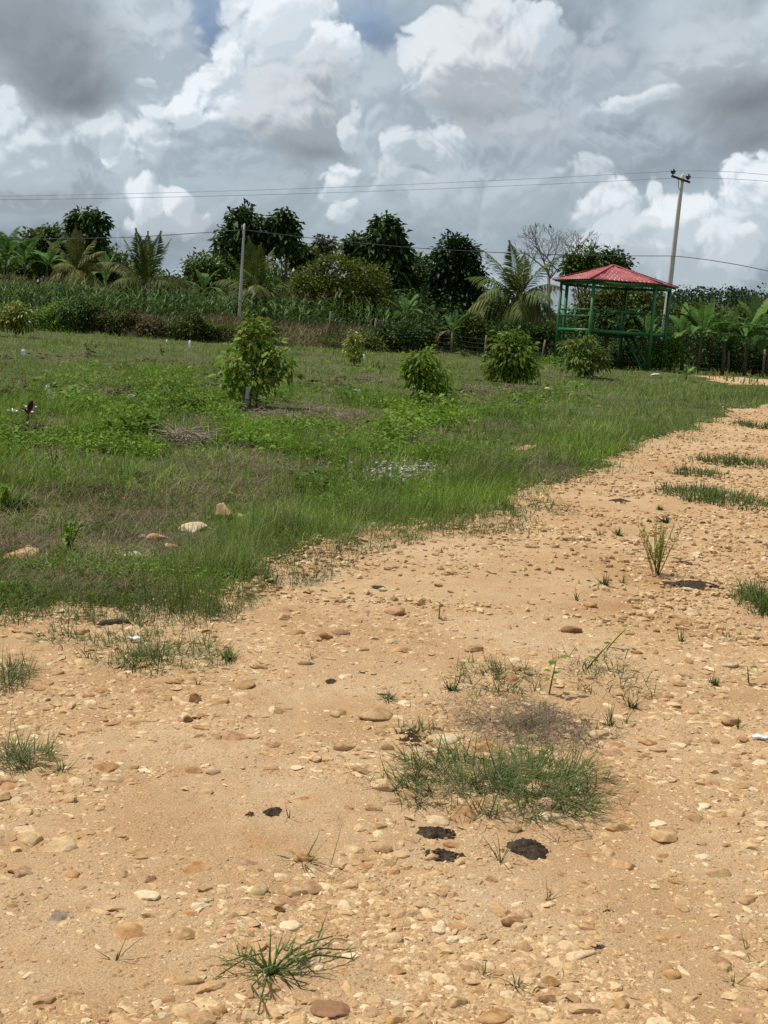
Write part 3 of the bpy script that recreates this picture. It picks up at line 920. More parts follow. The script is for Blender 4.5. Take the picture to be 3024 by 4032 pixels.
P = P[m]; n = len(P); fs = far_scale(P, 9, .7); edge = sstep(0, -.7, r[m])
# stragglers creeping out over the gravel
nc = 420
cx_ = scatter_px(6000, -300, 3400, 1560, 2480); rc_ = road_amount(cx_[:, 0], cx_[:, 1]); cx_ = cx_[(rc_ > .0) & (rc_ < .75 * vnoise(cx_[:, 0] * 1.1, cx_[:, 1] * 1.1, 14))][:nc]
Pc = np.repeat(cx_, 16, 0); Pc[:, :2] += RNG.normal(0, .05, (len(Pc), 2)) * np.clip(np.linalg.norm(Pc - EYE, axis=1) / 9, .7, 3)[:, None]
Pc[:, 2] = ground_h(Pc[:, 0], Pc[:, 1]); k_ = len(Pc)
v, q, t = blades_np(Pc, RNG.uniform(.05, .14, k_), RNG.uniform(.0035, .006, k_) * far_scale(Pc, 9, .7), RNG.uniform(0, 2 * PI, k_), np.abs(RNG.normal(.9, .4, k_)), RNG.normal(.5, .5, k_), 2)
tag(link('creeping_grass', mesh_np('creeping_grass', v, [q, t], M['grass_road'])), 'low grass creeping out over the gravel at the road edge', 'grass', kind='stuff')
v, q, t = blades_np(P, RNG.uniform(.10, .30, n) * (.4 + .6 * edge) * (.6 + .8 * sstep(.42, .7, fbm(P[:, 0] * 2.0, P[:, 1] * 2.0, 97))) * np.interp(px[m], [450, 750], [.45, 1]) * np.clip(fs, .8, 1.25), RNG.uniform(.0035, .007, n) * fs, RNG.uniform(0, 2 * PI, n),
                    np.abs(RNG.normal(.35, .3, n)), RNG.normal(.9, .5, n), 3)
tag(link('tall_grass', mesh_np('tall_grass', v, [q, t], M['grass_tall'])), 'long bluish grass along the edge of the road', 'grass', kind='stuff')
P2 = P[RNG.uniform(size=n) < .16]; n = len(P2)
v, q, t = blades_np(P2, RNG.uniform(.2, .5, n) * np.interp(proj(P2)[0], [450, 750], [.5, 1]), RNG.uniform(.004, .006, n) * far_scale(P2, 9, .6), RNG.uniform(0, 2 * PI, n), np.abs(RNG.normal(.25, .2, n)), RNG.normal(.3, .2, n), 3)
tag(link('grass_stalks', mesh_np('grass_stalks', v, [q, t], M['grass_light'])), 'thin flowering grass stalks above the long grass', 'grass', kind='stuff')

# dead thatch
P, px, py, r = field_points(120000, 1400, 2440)
bare = in_zone(px, py, BARE); earth = in_zone(px, py, EARTH)
m = (r < -.05) & (RNG.uniform(size=len(P)) < np.where(bare, .8, .35 * sstep(.545, .63, fbm(P[:, 0] * .55, P[:, 1] * .42, 203)) * (py < 1980) * (px < 2300) + np.where(earth, .5, .25 * ((r > -1.6) & (px < 900)) + np.interp(py, [1420, 1560], [.08, .16]))))
P = P[m]; n = len(P); fs = far_scale(P, 7, .75)
P[:, 2] += RNG.uniform(0, .02, n)
v, q, t = blades_np(P, RNG.uniform(.06, .2, n) * np.clip(fs, .8, 1.5), RNG.uniform(.003, .006, n) * fs, RNG.uniform(0, 2 * PI, n), RNG.uniform(.9, 1.6, n), RNG.normal(.1, .6, n), 2)
tag(link('dead_grass', mesh_np('dead_grass', v, [q, t], M['grass_dry'])), 'flattened dead grass on the bare parts of the field', 'grass', kind='stuff')

# crumbled clods on the tilled strips
P, px, py, r = field_points(30000, 1380, 1760)
m = in_zone(px, py, EARTH) & (r < -.3) & (RNG.uniform(size=len(P)) < sstep(.35, .65, fbm(P[:, 0] * 1.5, P[:, 1] * .7, 77)))
P = P[m]; n = len(P)
v, q, t = pebbles(P, RNG.uniform(.03, .09, n) * np.exp(RNG.normal(0, .35, n)), flat=(.25, .6), sub=2, sink=.35, rough=.8)
tag(link('soil_clods', mesh_np('soil_clods', v, [t], M['clod'])), 'dark crumbled clods of dug soil among the grass', 'soil', kind='stuff')

# dry grass on the bank below the maize
n = 26000
X = RNG.uniform(-26, 7.5, n); Y = RNG.uniform(59.0, 64.5, n)
P = np.stack([X, Y, ground_h(X, Y)], 1)
bx_, by_ = proj(P)
m = RNG.uniform(size=n) < np.where((bx_ > 500) & (bx_ < 1520), sstep(.34, .5, fbm(X * .35, Y * .5, 99)) + .15, .12) * (bx_ < 1750)
P = P[m]; n = len(P)
v, q, t = blades_np(P, RNG.uniform(.25, .75, n), RNG.uniform(.02, .04, n), RNG.uniform(0, 2 * PI, n), np.abs(RNG.normal(.45, .3, n)), RNG.normal(.9, .5, n), 2)
tag(link('bank_grass', mesh_np('bank_grass', v, [q, t], M['bank_dry'])), 'brown dry grass on the bank below the maize', 'grass', kind='stuff')

# ------------------------------------------------------------------ trees, shrubs and crops
def crown(lobes, D, n_clumps, per, leaf, cl_r, mat, name, parent, origin, droop=.35, slim=.5, six=False, up=.25, fill=.5, ysq=.9):
    """leaf clusters through the volume of a set of lobes; lobes: (px, py, r px[, ry px]) seen at distance D"""
    c0 = np.array([at(np.array(l[0]), np.array(l[1]), D) for l in lobes])
    s = D / F
    rad = np.array([[l[2] * s, l[2] * s * ysq, (l[3] if len(l) > 3 else l[2]) * s] for l in lobes])
    wgt = rad[:, 0] * rad[:, 2]; wgt = wgt / wgt.sum()
    k = RNG.choice(len(lobes), n_clumps, p=wgt)
    d = unit(RNG.normal(size=(n_clumps, 3)))
    rr_ = RNG.uniform(fill, 1.04, n_clumps) ** .6
    cc = c0[k] + d * rad[k] * rr_[:, None]
    C = np.repeat(cc, per, 0); out = np.repeat(d, per, 0)
    n = len(C)
    off = RNG.normal(0, cl_r, (n, 3)) * [1, 1, .7]
    C = C + off
    ax = unit(out * .6 + off / cl_r * .5 + RNG.normal(0, .55, (n, 3))) + np.array([0, 0, up - droop])
    L = leaf * RNG.uniform(.65, 1.35, n)
    nr = np.array([0, 0, 1.0]) + RNG.normal(0, .45, (n, 3)) + out * .4
    v, q, t = leaves_np(C - np.asarray(origin), ax, nr, L, L * slim * RNG.uniform(.8, 1.2, n), droop * .5, .12, six)
    return link(name, mesh_np(name, v, [q, t], mat), parent)


def trunk_mesh(base, lobes, D, r0, name, mat, parent, limbs=5, wob=.15):
    c0 = [at(np.array(l[0]), np.array(l[1]), D) for l in lobes]
    b = np.asarray(base); m = MB()
    top = c0[0]
    pts = np.array([b + (top - b) * f + np.append(RNG.normal(0, wob, 2) * (0 < f < 1), 0) for f in np.linspace(0, 1, 6)])
    pts[0, 2] -= .1
    m.tube(pts - b, np.linspace(r0, r0 * .3, 6), 8)
    for c in c0[1:limbs + 1]:
        f = random.uniform(.35, .7); st = b + (top - b) * f
        mid = st + (c - st) * .5 + [0, 0, -.1 * np.linalg.norm(c - st)]
        q = np.array([st, st + (mid - st) * .5, mid, mid + (c - mid) * .6, c])
        m.tube(q - b, np.linspace(r0 * .45, r0 * .12, 5), 6)
    return m.build(name, mat, parent, True)


def base_pt(px, D):
    p = at(np.array(px), np.array(1300.0), D)
    return np.array([p[0], D, float(ground_h(p[0], D))])


def tree(label, cat, D, bx, lobes, n, per, leaf, clr, mat, r0=.14, bark='bark', name='broadleaf_tree', group='trees behind the field', **kw):
    b = base_pt(bx, D)
    root = empty(name, b, label, cat, group)
    trunk_mesh(b, lobes, D, r0, 'trunk', M[bark], root)
    crown(lobes, D, n, per, leaf, clr, M[mat], 'crown', root, b, **kw)
    return root


BIG = dict(droop=.55, slim=.5, up=.25)
tree('tall dark big-leaved tree behind the palm with orange fruit', 'tree', 84, 345,
     [(345, 915, 62), (318, 880, 44), (372, 890, 48), (345, 860, 36), (330, 960, 62), (385, 960, 40), (300, 930, 36)], 190, 14, .42, .22, 'leaf_dark', **BIG)
tree('rounded dense dark tree at the left, lower than its tall neighbour', 'tree', 88, 175,
     [(185, 960, 60), (140, 950, 48), (230, 945, 48), (150, 1010, 70), (225, 1010, 60), (190, 920, 30)], 260, 16, .32, .26, 'leaf_mid')
tree('low dark tree at the left edge of the tree line', 'tree', 92, 30,
     [(20, 1010, 52), (85, 1015, 48), (-40, 980, 56), (60, 1060, 60)], 210, 16, .3, .26, 'leaf_dark')
tree('low dark tree between the two left palms', 'tree', 86, 430,
     [(405, 1035, 46), (440, 1050, 36), (380, 1060, 50), (430, 1090, 50)], 200, 16, .3, .24, 'leaf_dark')
tree('yellowish bushy tree between the palm fans and the short concrete pole', 'tree', 78, 790,
     [(800, 1060, 52), (765, 1050, 30), (845, 1055, 46), (790, 1110, 60), (850, 1110, 60)], 260, 13, .26, .26, 'leaf_mid')
tree('tall gappy big-leaved tree behind the short concrete pole', 'tree', 80, 950,
     [(960, 880, 58), (905, 935, 48), (1010, 905, 52), (965, 940, 62), (1035, 940, 38), (890, 985, 46), (960, 1000, 66), (1030, 990, 46), (970, 848, 26)], 200, 13, .46, .22, 'leaf_dark', fill=.3, **BIG)
tree('slender tree with tiers of big leaves and bare lower trunk right of the short pole', 'tree', 80, 1117,
     [(1120, 868, 38), (1095, 880, 34), (1150, 905, 36), (1090, 930, 34), (1140, 945, 36), (1095, 975, 26), (1160, 980, 26), (1120, 905, 44)], 120, 12, .44, .18, 'leaf_dark', fill=.3, **BIG)
tree('small pale leafy tree top showing over the olive thicket', 'tree', 88, 1275,
     [(1275, 962, 34), (1255, 975, 24), (1298, 978, 22)], 60, 10, .34, .16, 'leaf_grey', r0=.09, **BIG)
tree('low big-leaved tree just left of the small pale tree top', 'tree', 82, 1195,
     [(1190, 1010, 36), (1225, 1005, 22), (1160, 1015, 24)], 80, 12, .36, .18, 'leaf_mid', r0=.1, **BIG)
tree('tallest conical big-leaved tree in the middle of the tree line', 'tree', 78, 1520,
     [(1520, 905, 42), (1515, 880, 26), (1510, 950, 60), (1560, 965, 40), (1520, 1010, 66), (1475, 990, 46), (1575, 1005, 30), (1530, 1070, 66), (1560, 1120, 50)], 290, 15, .46, .22, 'leaf_dark', fill=.45, **BIG)
tree('low shoulder-high big-leaved tree leaning against the tall conical tree', 'tree', 79, 1410,
     [(1410, 975, 44), (1375, 985, 30), (1445, 975, 36), (1420, 1020, 56)], 130, 13, .42, .2, 'leaf_dark', **BIG)
tree('wide olive green tree with fine leaves and thin twigs in the middle', 'tree', 70, 1345,
     [(1345, 1090, 110, 74), (1250, 1110, 86, 66), (1440, 1110, 90, 70), (1200, 1160, 70, 56), (1480, 1170, 62, 62), (1345, 1170, 130, 60), (1300, 1050, 60, 36)], 620, 16, .2, .24, 'leaf_olive', r0=.16, droop=.2)
tree('very dark dense rounded tree left of the drooping palm', 'tree', 72, 1785,
     [(1795, 1000, 60), (1770, 980, 42), (1830, 1000, 46), (1790, 1070, 92), (1730, 1060, 50), (1860, 1080, 40), (1790, 1150, 96), (1730, 1180, 60), (1850, 1190, 60), (1790, 1225, 80)], 560, 17, .3, .24, 'leaf_vdark', r0=.2)
tree('dark lower tree filling the gap left of the very dark tree', 'tree', 80, 1650,
     [(1645, 1060, 50), (1690, 1050, 40), (1610, 1080, 44), (1650, 1120, 70), (1660, 1180, 70)], 230, 14, .3, .24, 'leaf_mid')
tree('leafy tree growing beside the second bare tree behind the pavilion', 'tree', 74, 2285,
     [(2290, 1030, 46), (2320, 990, 26), (2250, 1050, 36), (2300, 1070, 50), (2335, 1050, 24)], 150, 14, .26, .2, 'leaf_mid', r0=.1)
tree('tree with a rounded crown rising just behind the red roof', 'tree', 80, 2415,
     [(2415, 1010, 30), (2390, 1035, 30), (2445, 1035, 32), (2410, 1060, 50)], 110, 14, .3, .2, 'leaf_dark', r0=.1)
tree('olive tree with a lumpy crown right of the tall concrete pole', 'tree', 84, 2740,
     [(2705, 1235, 38), (2760, 1250, 40), (2660, 1250, 32), (2720, 1275, 56), (2820, 1255, 30)], 230, 14, .26, .24, 'leaf_mid', r0=.12)
tree('olive tree at the far right above the bright banana leaf', 'tree', 86, 2960,
     [(2965, 1230, 40), (2915, 1245, 34), (3010, 1225, 40), (2950, 1275, 60), (3070, 1240, 56)], 240, 14, .26, .24, 'leaf_olive', r0=.12)
tree('yellow green bushy tree seen through the pavilion', 'tree', 72, 2430,
     [(2400, 1180, 60), (2470, 1170, 54), (2350, 1200, 50), (2520, 1200, 60), (2430, 1240, 90), (2560, 1170, 40), (2300, 1190, 50)], 420, 15, .24, .26, 'leaf_olive', r0=.12)

# wood behind everything
def wood(name, label, X0, X1, Y0, Y1, top, n, per, leaf, clr, mat):
    X = RNG.uniform(X0, X1, n); Y = RNG.uniform(Y0, Y1, n)
    tp = top(X, Y)
    Z = RNG.uniform(0, 1, n) ** .55 * tp
    C = np.repeat(np.stack([X, Y, ground_h(X, Y) + Z], 1), per, 0); k = len(C)
    C = C + RNG.normal(0, clr, (k, 3))
    ax = RNG.normal(0, .7, (k, 3)) + [0, -.2, -.05]
    L = leaf * RNG.uniform(.6, 1.4, k)
    v, q, t = leaves_np(C, ax, np.array([0, -.2, 1.0]) + RNG.normal(0, .45, (k, 3)), L, L * .5, .2)
    tag(link(name, mesh_np(name, v, [q, t], M[mat])), label, 'undergrowth', kind='stuff')


wood('wood_undergrowth', 'mass of undergrowth behind the maize and the fence', -34, 36, 88, 96,
     lambda x, y: (2.0 + 2.6 * fbm(x * .28, y * .1, 41) + .9 * sstep(4, -18, x) - 1.3 * sstep(12, 20, x)) * (1 - .42 * np.exp(-((x + 17.0) / 3.0) ** 2)), 3600, 13, .38, .4, 'leaf_mid')
wood('dark_undergrowth', 'dark thicket between the trees and the fence', -4, 36, 69, 76,
     lambda x, y: 1.2 + 1.9 * fbm(x * .4, y * .1, 47) + .7 * sstep(8, 14, x), 2300, 13, .26, .3, 'leaf_dark')

# wooded hill far away on the right
hx = np.linspace(-120, 330, 90); hy = np.linspace(120, 420, 50)
HX, HY = np.meshgrid(hx, hy, indexing='ij')


def hill_h(x, y):
    x = np.asarray(x, float); y = np.asarray(y, float)
    return -1 + (13.2 * sstep(20, 78, x) + 1.0) * np.exp(-((y - 300) / 85) ** 2) + 2.2 * (fbm(x * .022, y * .022, 51) - .5) * sstep(120, 200, y)


v = np.stack([HX, HY, hill_h(HX, HY)], -1).reshape(-1, 3)
i = (np.arange(89)[:, None] * 50 + np.arange(49)[None]).ravel()
q = np.stack([i, i + 50, i + 51, i + 1], 1)
tag(link('hill', mesh_np('hill', v, [q], M['soil'], True)), 'low wooded hill far behind the field', 'hill', kind='structure')
n = 2600
X = RNG.uniform(-60, 180, n); Y = RNG.uniform(185, 330, n); S = RNG.uniform(1.1, 2.3, n) * (1 + .7 * (RNG.uniform(size=n) < .08))
cc = np.stack([X, Y, hill_h(X, Y) + S * .8], 1)
per = 42
d = unit(RNG.normal(size=(n * per, 3)) + [0, 0, .4])
C = np.repeat(cc, per, 0) + d * np.repeat(S, per)[:, None] * [1, 1, .75]
L = RNG.uniform(.45, .95, len(C))
v, q, t = leaves_np(C, d + RNG.normal(0, .6, d.shape), np.array([0, 0, 1.0]) + d * .5, L, L * .7, .2)
tag(link('hill_forest', mesh_np('hill_forest', v, [q, t], M['leaf_vdark'])), 'dark forest covering the far hill', 'forest', kind='stuff')


# bare trees
def bare_tree(label, D, bx, by, crown_px, levels=6, r0=.09, seed=3):
    rnd = random.Random(seed)
    b = base_pt(bx, D)
    root = empty('bare_tree', b, label, 'tree', 'leafless trees behind the pavilion')
    m = MB(); br = MB()
    s = D / F
    cx, cy, rx, ry = crown_px
    top = at(np.array(float(bx)), np.array(float(by)), D)
    m.tube(np.array([b, b + (top - b) * .5 + [.1, 0, 0], top]) - b, [r0 * 1.3, r0 * 1.1, r0], 7)
    cen = at(np.array(float(cx)), np.array(float(cy)), D)

    def grow(p, d, L, r, lev):
        q = p + d * L * .5 + np.array([rnd.gauss(0, .06), rnd.gauss(0, .06), rnd.gauss(0, .04)]) * L
        e = p + d * L + np.array([rnd.gauss(0, .08), rnd.gauss(0, .08), .04]) * L
        br.tube(np.array([p, q, e]) - b, [r, r * .85, r * .7], 5 if r > .02 else 3, cap=False)
        if lev == 0: return
        for k in range(rnd.choice([2, 2, 3])):
            nd = d + np.array([rnd.gauss(0, .55), rnd.gauss(0, .45), rnd.gauss(.12, .3)])
            o = (e - cen) / np.array([rx * s, rx * s, ry * s])
            if np.linalg.norm(o) > .95: nd = nd - o * .35
            nd = nd / np.linalg.norm(nd)
            grow(e, nd, L * rnd.uniform(.66, .92), max(r * .66, .011), lev - 1)
    for k in range(5):
        d = np.array([(-1 + k * .5) * .8 + rnd.gauss(0, .1), rnd.gauss(0, .35), 1.0]); d /= np.linalg.norm(d)
        grow(top - (top - b) * .06 * k * .3, d, ry * s * .50, r0 * .62, levels - 1)
    m.build('trunk', M['bark_pale'], root, True); br.build('branches', M['bark_pale'], root, True)


bare_tree('larger leafless tree with spreading grey twigs behind the drooping palm', 76, 2160, 1080, (2120, 975, 145, 108), 6, .10, 5)
bare_tree('smaller leafless tree with pale twigs to the left of the red roof', 78, 2290, 1040, (2310, 950, 85, 85), 5, .08, 9)


# coconut palms
def palm(label, D, cpx, cpy, bx, length, fronds, mat, r0=.13, seed=1, fruit=False, trunk=True):
    rnd = np.random.default_rng(seed)
    b = base_pt(bx, D); c = at(np.array(float(cpx)), np.array(float(cpy)), D)
    root = empty('coconut_palm', b, label, 'palm tree', 'coconut palms behind the field')
    m = MB(); hs = np.linspace(0, 1, 7)
    m.tube(np.array([b * (1 - h) + c * h + [0, 0, -.1 if h == 0 else 0] for h in hs]) - b, np.linspace(r0 * 1.3, r0, 7), 8)
    m.build('trunk', M['bark'], root, True)
    for az_, el, ln, dr, mt in fronds:
        L = length * ln; n = 13
        d = np.array([math.cos(az_) * math.cos(el), math.sin(az_) * math.cos(el), math.sin(el)])
        pts = [c - b]; cur = d.copy(); st = L / n
        for k in range(n):
            cur = cur + np.array([0, 0, -dr / n * (1 + .6 * k / n)]); cur /= np.linalg.norm(cur)
            pts.append(pts[-1] + cur * st)
        pts = np.array(pts); tan = np.gradient(pts, axis=0); tan = unit(tan)
        side = unit(np.cross(tan, [0, 0, 1.0]) + 1e-4)
        if abs(el) > 1.35: side = unit(np.cross(tan, [0.3, 1.0, 0]))
        mb = MB(); mb.tube(pts, np.linspace(.035, .008, n + 1), 5, cap=False)
        v0, q0, t0 = np.vstack(mb.v), np.vstack(mb.q), np.vstack(mb.t)
        f = np.linspace(.12, .995, 52)
        idx = f * n; i0 = np.minimum(idx.astype(int), n - 1); fr = (idx - i0)[:, None]
        pp = pts[i0] * (1 - fr) + pts[i0 + 1] * fr; tt = unit(tan[i0] * (1 - fr) + tan[i0 + 1] * fr); ss = unit(side[i0] * (1 - fr) + side[i0 + 1] * fr)
        prts = [(v0, q0, t0)]
        for sg in (-1, 1):
            ll = L * .30 * np.sin(np.clip(f * 1.08, 0, 1) * PI * .82 + .45) * rnd.uniform(.85, 1.15, len(f))
            ax = unit(ss * sg + tt * (.75 + .5 * (el > 1.1)) + np.array([0, 0, -.15]) + rnd.normal(0, .09, (len(f), 3)))
            hang = .35 + .5 * max(0, dr - .6)
            v, q, t = leaves_np(pp, ax, np.cross(ax, tt) * sg + [0, 0, .3], ll, np.full(len(f), .042 * L / 2.2), hang, .1, True)
            prts.append((v, q, t))
        v, q, t = join_np(prts)
        link('frond', mesh_np('frond', v, [q, t], M[mt]), root)
    if fruit:
        for k in range(fruit):
            fm = MB(); bv, bf = ico(2)
            a = k * 2.4 + 3.6
            ctr = np.array([math.cos(a) * .35, -.25, -.22 + .1 * math.sin(k * 3)])
            for j in range(9):
                o = rnd.normal(0, .085, 3) + ctr
                fm.add(bv * [.085, .085, .105] + o + (c - b), [], bf)
            fm.build('fruit_cluster', M['fruit'], root, True)
    return root


def fan(n, seed, el0=.2, el1=1.45, dr0=.7, dr1=1.5, mt='palm', mt2='palm_y', p2=.25):
    rnd = random.Random(seed); out = []
    for k in range(n):
        f = k / (n - 1)
        el = el1 * (1 - f) + el0 * f + rnd.gauss(0, .08)
        out.append((k * 2.39996 + rnd.gauss(0, .15), el, rnd.uniform(.85, 1.1), dr0 + (dr1 - dr0) * f + rnd.gauss(0, .1), mt2 if rnd.random() < p2 * (.3 + f) else mt))
    return out


palm('yellowish palm with orange fruit clusters standing behind the maize', 72, 302, 1065, 304, 2.5, fan(17, 3, -.15, 1.5, .5, 2.1, 'palm_y', 'palm_y') +
     [(PI, .45, .95, 2.3, 'palm_y'), (0.1, .35, 1.0, 2.0, 'palm_y'), (PI * .95, .1, 1.0, 1.7, 'palm_y')], 'palm_y', seed=4, fruit=3)
palm('dark palm with stiff upright fans left of the short concrete pole', 69, 573, 1125, 575, 2.9,
     [(a, e, l, d, m_) for a, e, l, d, m_ in [
         (1.57, 1.52, 1.05, .15, 'palm'), (.2, 1.36, 1.1, .2, 'palm'), (2.9, 1.38, 1.12, .22, 'palm'), (.0, 1.2, 1.05, .35, 'palm'), (3.1, 1.2, 1.05, .4, 'palm'),
         (4.2, 1.3, 1.0, .3, 'palm'), (5.0, 1.25, 1.0, .3, 'palm'), (3.14, .95, 1.1, 1.1, 'palm_y'), (0, .8, 1.0, 1.3, 'palm_y'), (.4, .6, 1.0, 1.3, 'palm'), (2.6, .7, .9, 1.4, 'palm'),
         (5.6, .7, .95, 1.2, 'palm'), (4.0, .7, .9, 1.3, 'palm'), (0.1, .45, .95, 1.3, 'palm_y'), (3.3, .5, .7, 1.5, 'palm')]], 'palm', seed=6)
palm('wide dusky palm directly behind the short concrete pole', 70, 1008, 1170, 1012, 3.5, fan(19, 8, .15, 1.5, .3, 1.9, 'palm', 'palm_y', .25), 'palm', seed=8)
palm('drooping palm with yellow lower fronds to the left of the pavilion', 65.5, 2040, 1180, 2046, 3.2, fan(21, 12, .05, 1.45, .4, 2.2, 'palm', 'palm_y', .2) +
     [(PI, .55, 1.15, 1.7, 'palm_y'), (PI * 1.05, .2, 1.1, 1.2, 'palm'), (-1.5, .2, .75, 3.0, 'palm_y'), (-2.3, .1, .8, 2.8, 'palm_y'), (-.6, -.1, .7, 2.6, 'palm_y'),
      (-.9, .9, .7, 2.6, 'palm_y')], 'palm', seed=13, fruit=2)


# banana plants
def banana(label, D, bx, by, h_px, leaf_len, n, seed, group='banana plants by the fence', special=(), dead=0, base=None, r0=.11):
    rnd = random.Random(seed)
    b = base_pt(bx, D) if base is None else base
    H_ = h_px * D / F
    root = empty('banana_plant', b, label, 'banana plant', group)
    m = MB(); lean = rnd.gauss(0, .06)
    top = np.array([lean * H_, 0, H_])
    m.tube([[0, 0, -.1], top * .5 + [0.02, 0, 0], top], [r0, r0 * .8, r0 * .45], 8); m.build('stem', M['stem'], root, True)
    specs = [(k * 2.39996 + rnd.gauss(0, .3), 1.25 - .95 * k / n + rnd.gauss(0, .1), rnd.uniform(.75, 1.1), rnd.uniform(.7, 1.5) + .8 * k / n, 'banana') for k in range(n)]
    specs += list(special) + [(rnd.uniform(0, 6.3), -.2, .7, 2.6, 'banana_d') for _ in range(dead)]
    for a, el, ln, dr, mt in specs:
        L = leaf_len * ln; seg = 9
        d = np.array([math.cos(a) * math.cos(el), math.sin(a) * math.cos(el), math.sin(el)])
        pts = [top.copy()]; cur = d.copy()
        for k in range(seg):
            cur = cur + np.array([0, 0, -dr / seg * (.4 + 1.2 * k / seg)]); cur /= np.linalg.norm(cur); pts.append(pts[-1] + cur * L / seg)
        pts = np.array(pts); tan = unit(np.gradient(pts, axis=0))
        side = unit(np.cross(tan, [0, 0, 1.0]) + np.array([rnd.gauss(0, .2), rnd.gauss(0, .2), 0]))
        nrm = np.cross(side, tan)
        mb = MB(); mb.tube(pts, np.linspace(.022, .006, seg + 1), 4, cap=False)
        # blade: strips on each side, some of them torn apart
        for sg in (-1, 1):
            f0 = .14; prev = None
            steps = 22
            for j in range(steps):
                fa = f0 + (1 - f0) * j / steps; fb = f0 + (1 - f0) * (j + 1) / steps
                tear = rnd.random() < .3
                sag = rnd.uniform(.0, .5)
                row = []
                for f in (fa, fb - (.012 if tear else 0)):
                    i0 = min(int(f * seg), seg - 1); fr = f * seg - i0
                    p = pts[i0] * (1 - fr) + pts[i0 + 1] * fr
                    wd = L * .155 * math.sin(min(1, (f - f0) / (1 - f0) * .93 + .07) * PI) ** .55
                    s_ = side[i0] * sg; nn = nrm[i0]
                    row.append((p, p + s_ * wd * .5 + nn * wd * .22, p + s_ * wd + nn * wd * (.25 - sag * .5) + tan[i0] * wd * .25))
                (p0, a0, b0), (p1, a1, b1) = row
                mb.add([p0, a0, b0, p1, a1, b1], [[0, 1, 4, 3], [1, 2, 5, 4]] if sg > 0 else [[3, 4, 1, 0], [4, 5, 2, 1]])
        mb.build('leaf', M[mt], root, True)
    return root


UPB = (-1.2, 1.2, 1.15, .25, 'banana_b')
banana('banana plant with a shaggy brown stem right of the tall pole', 60.5, 2757, 1440, 150, 1.9, 9, 21, special=[(PI * .9, 1.0, 1.1, .5, 'banana'), (.2, 1.35, 1.0, .2, 'banana')])
banana('banana plant with long arching leaves behind the short fence post', 61, 2862, 1450, 135, 1.9, 9, 24, special=[(-.3, 1.1, 1.0, 2.2, 'banana')])
banana('banana plant with one huge bright upright leaf at the right edge', 61.5, 2950, 1455, 140, 2.2, 8, 27, special=[(.25, 1.12, 1.2, .12, 'banana_b')])
banana('banana plant cut by the right edge of the picture', 62, 3040, 1460, 150, 2.0, 8, 29)
banana('smaller banana plant against the foot of the tall pole', 61.5, 2650, 1420, 95, 1.4, 6, 31, special=[(2.0, 1.3, .9, .2, 'banana_b')])
banana('banana plant half hidden behind the right pavilion posts', 66, 2560, 1410, 120, 1.6, 7, 33, special=[(1.2, 1.35, .9, .1, 'banana_b')])
banana('banana plant with upright pale leaves between the shaggy one and the pole', 63, 2700, 1435, 135, 1.8, 8, 61, special=[(1.3, 1.3, 1.0, .2, 'banana_b')])
banana('banana plant with wide pale leaves right behind the short fence post', 63.5, 2815, 1445, 150, 2.0, 9, 63, special=[(2.6, 1.2, 1.0, .5, 'banana_b')])
banana('tall banana plant behind the one with the huge bright leaf', 64.5, 2985, 1450, 165, 2.1, 9, 65, special=[(1.8, 1.3, 1.1, .3, 'banana')])
banana('pale banana plant below the wide olive tree', 66, 1600, 1340, 75, 1.7, 7, 35, special=[(.5, 1.1, .8, .2, 'banana_b'), (PI, .8, 1.0, .8, 'banana')])
banana('young banana plant with a hanging dead leaf by the first wooden fence post', 61.5, 1780, 1385, 70, 1.3, 5, 37, special=[(1.0, 1.3, .9, .1, 'banana'), (PI * 1.1, .2, .9, 2.6, 'banana_d')])
for k, (bx, hp, lb) in enumerate([(30, 205, 'leftmost banana plant behind the maize'), (95, 190, 'banana plant with upright leaves behind the maize, between two others'),
                                  (165, 175, 'banana plant behind the maize nearest the fruiting palm'), (420, 150, 'low banana plant behind the maize between two palms')]):
    banana(lb, 73 + k, bx, 0, hp, 2.1, 8, 41 + k, group='banana plants behind the maize')
banana('low banana plant with drooping leaves behind the maize left of the short pole', 72, 800, 0, 120, 1.9, 7, 47, group='banana plants behind the maize')



# shrubs and vines
def bush(label, D, lobes, n, per, leaf, clr, mat, group='shrubs along the bank and fence', base=None, **kw):
    b = base_pt(lobes[0][0], D) if base is None else base
    root = empty('shrub', b, label, 'shrub', group)
    trunk_mesh(b, lobes, D, .035, 'stems', M['twig'], root, limbs=6, wob=.03)
    crown(lobes, D, n, per, leaf, clr, M[mat], 'foliage', root, b, **kw)
    return root


bush('dark green vine bush below the maize right of the yellow sapling', 60, [(165, 1250, 46, 36), (220, 1235, 40, 44), (200, 1285, 60, 26)], 150, 14, .15, .13, 'weed')
bush('green vine bush in the hedge under the maize, second from the left', 60, [(290, 1270, 60, 44), (340, 1250, 40, 50), (260, 1295, 40, 22)], 170, 14, .14, .13, 'leaf_mid')
bush('brownish tangled bush in the hedge with dead stalks below', 60, [(385, 1255, 40, 46), (370, 1295, 40, 30), (420, 1280, 30, 30)], 120, 14, .14, .12, 'leaf_brown')
bush('reddish brown dead vine heap on the bank', 60.2, [(512, 1260, 26, 40), (500, 1290, 32, 30), (530, 1250, 18, 26)], 80, 14, .14, .1, 'leaf_brown')
bush('green and yellow shrub between the dead vine heap and the brown hedge', 60, [(440, 1275, 36, 34), (465, 1250, 30, 30), (455, 1300, 40, 22)], 110, 14, .13, .12, 'leaf_olive')
bush('bushy green shrub on the brown bank left of the big sapling', 59.5, [(745, 1290, 60, 44), (700, 1300, 40, 40), (790, 1310, 46, 34), (760, 1255, 30, 30)], 220, 14, .15, .13, 'leaf_mid')
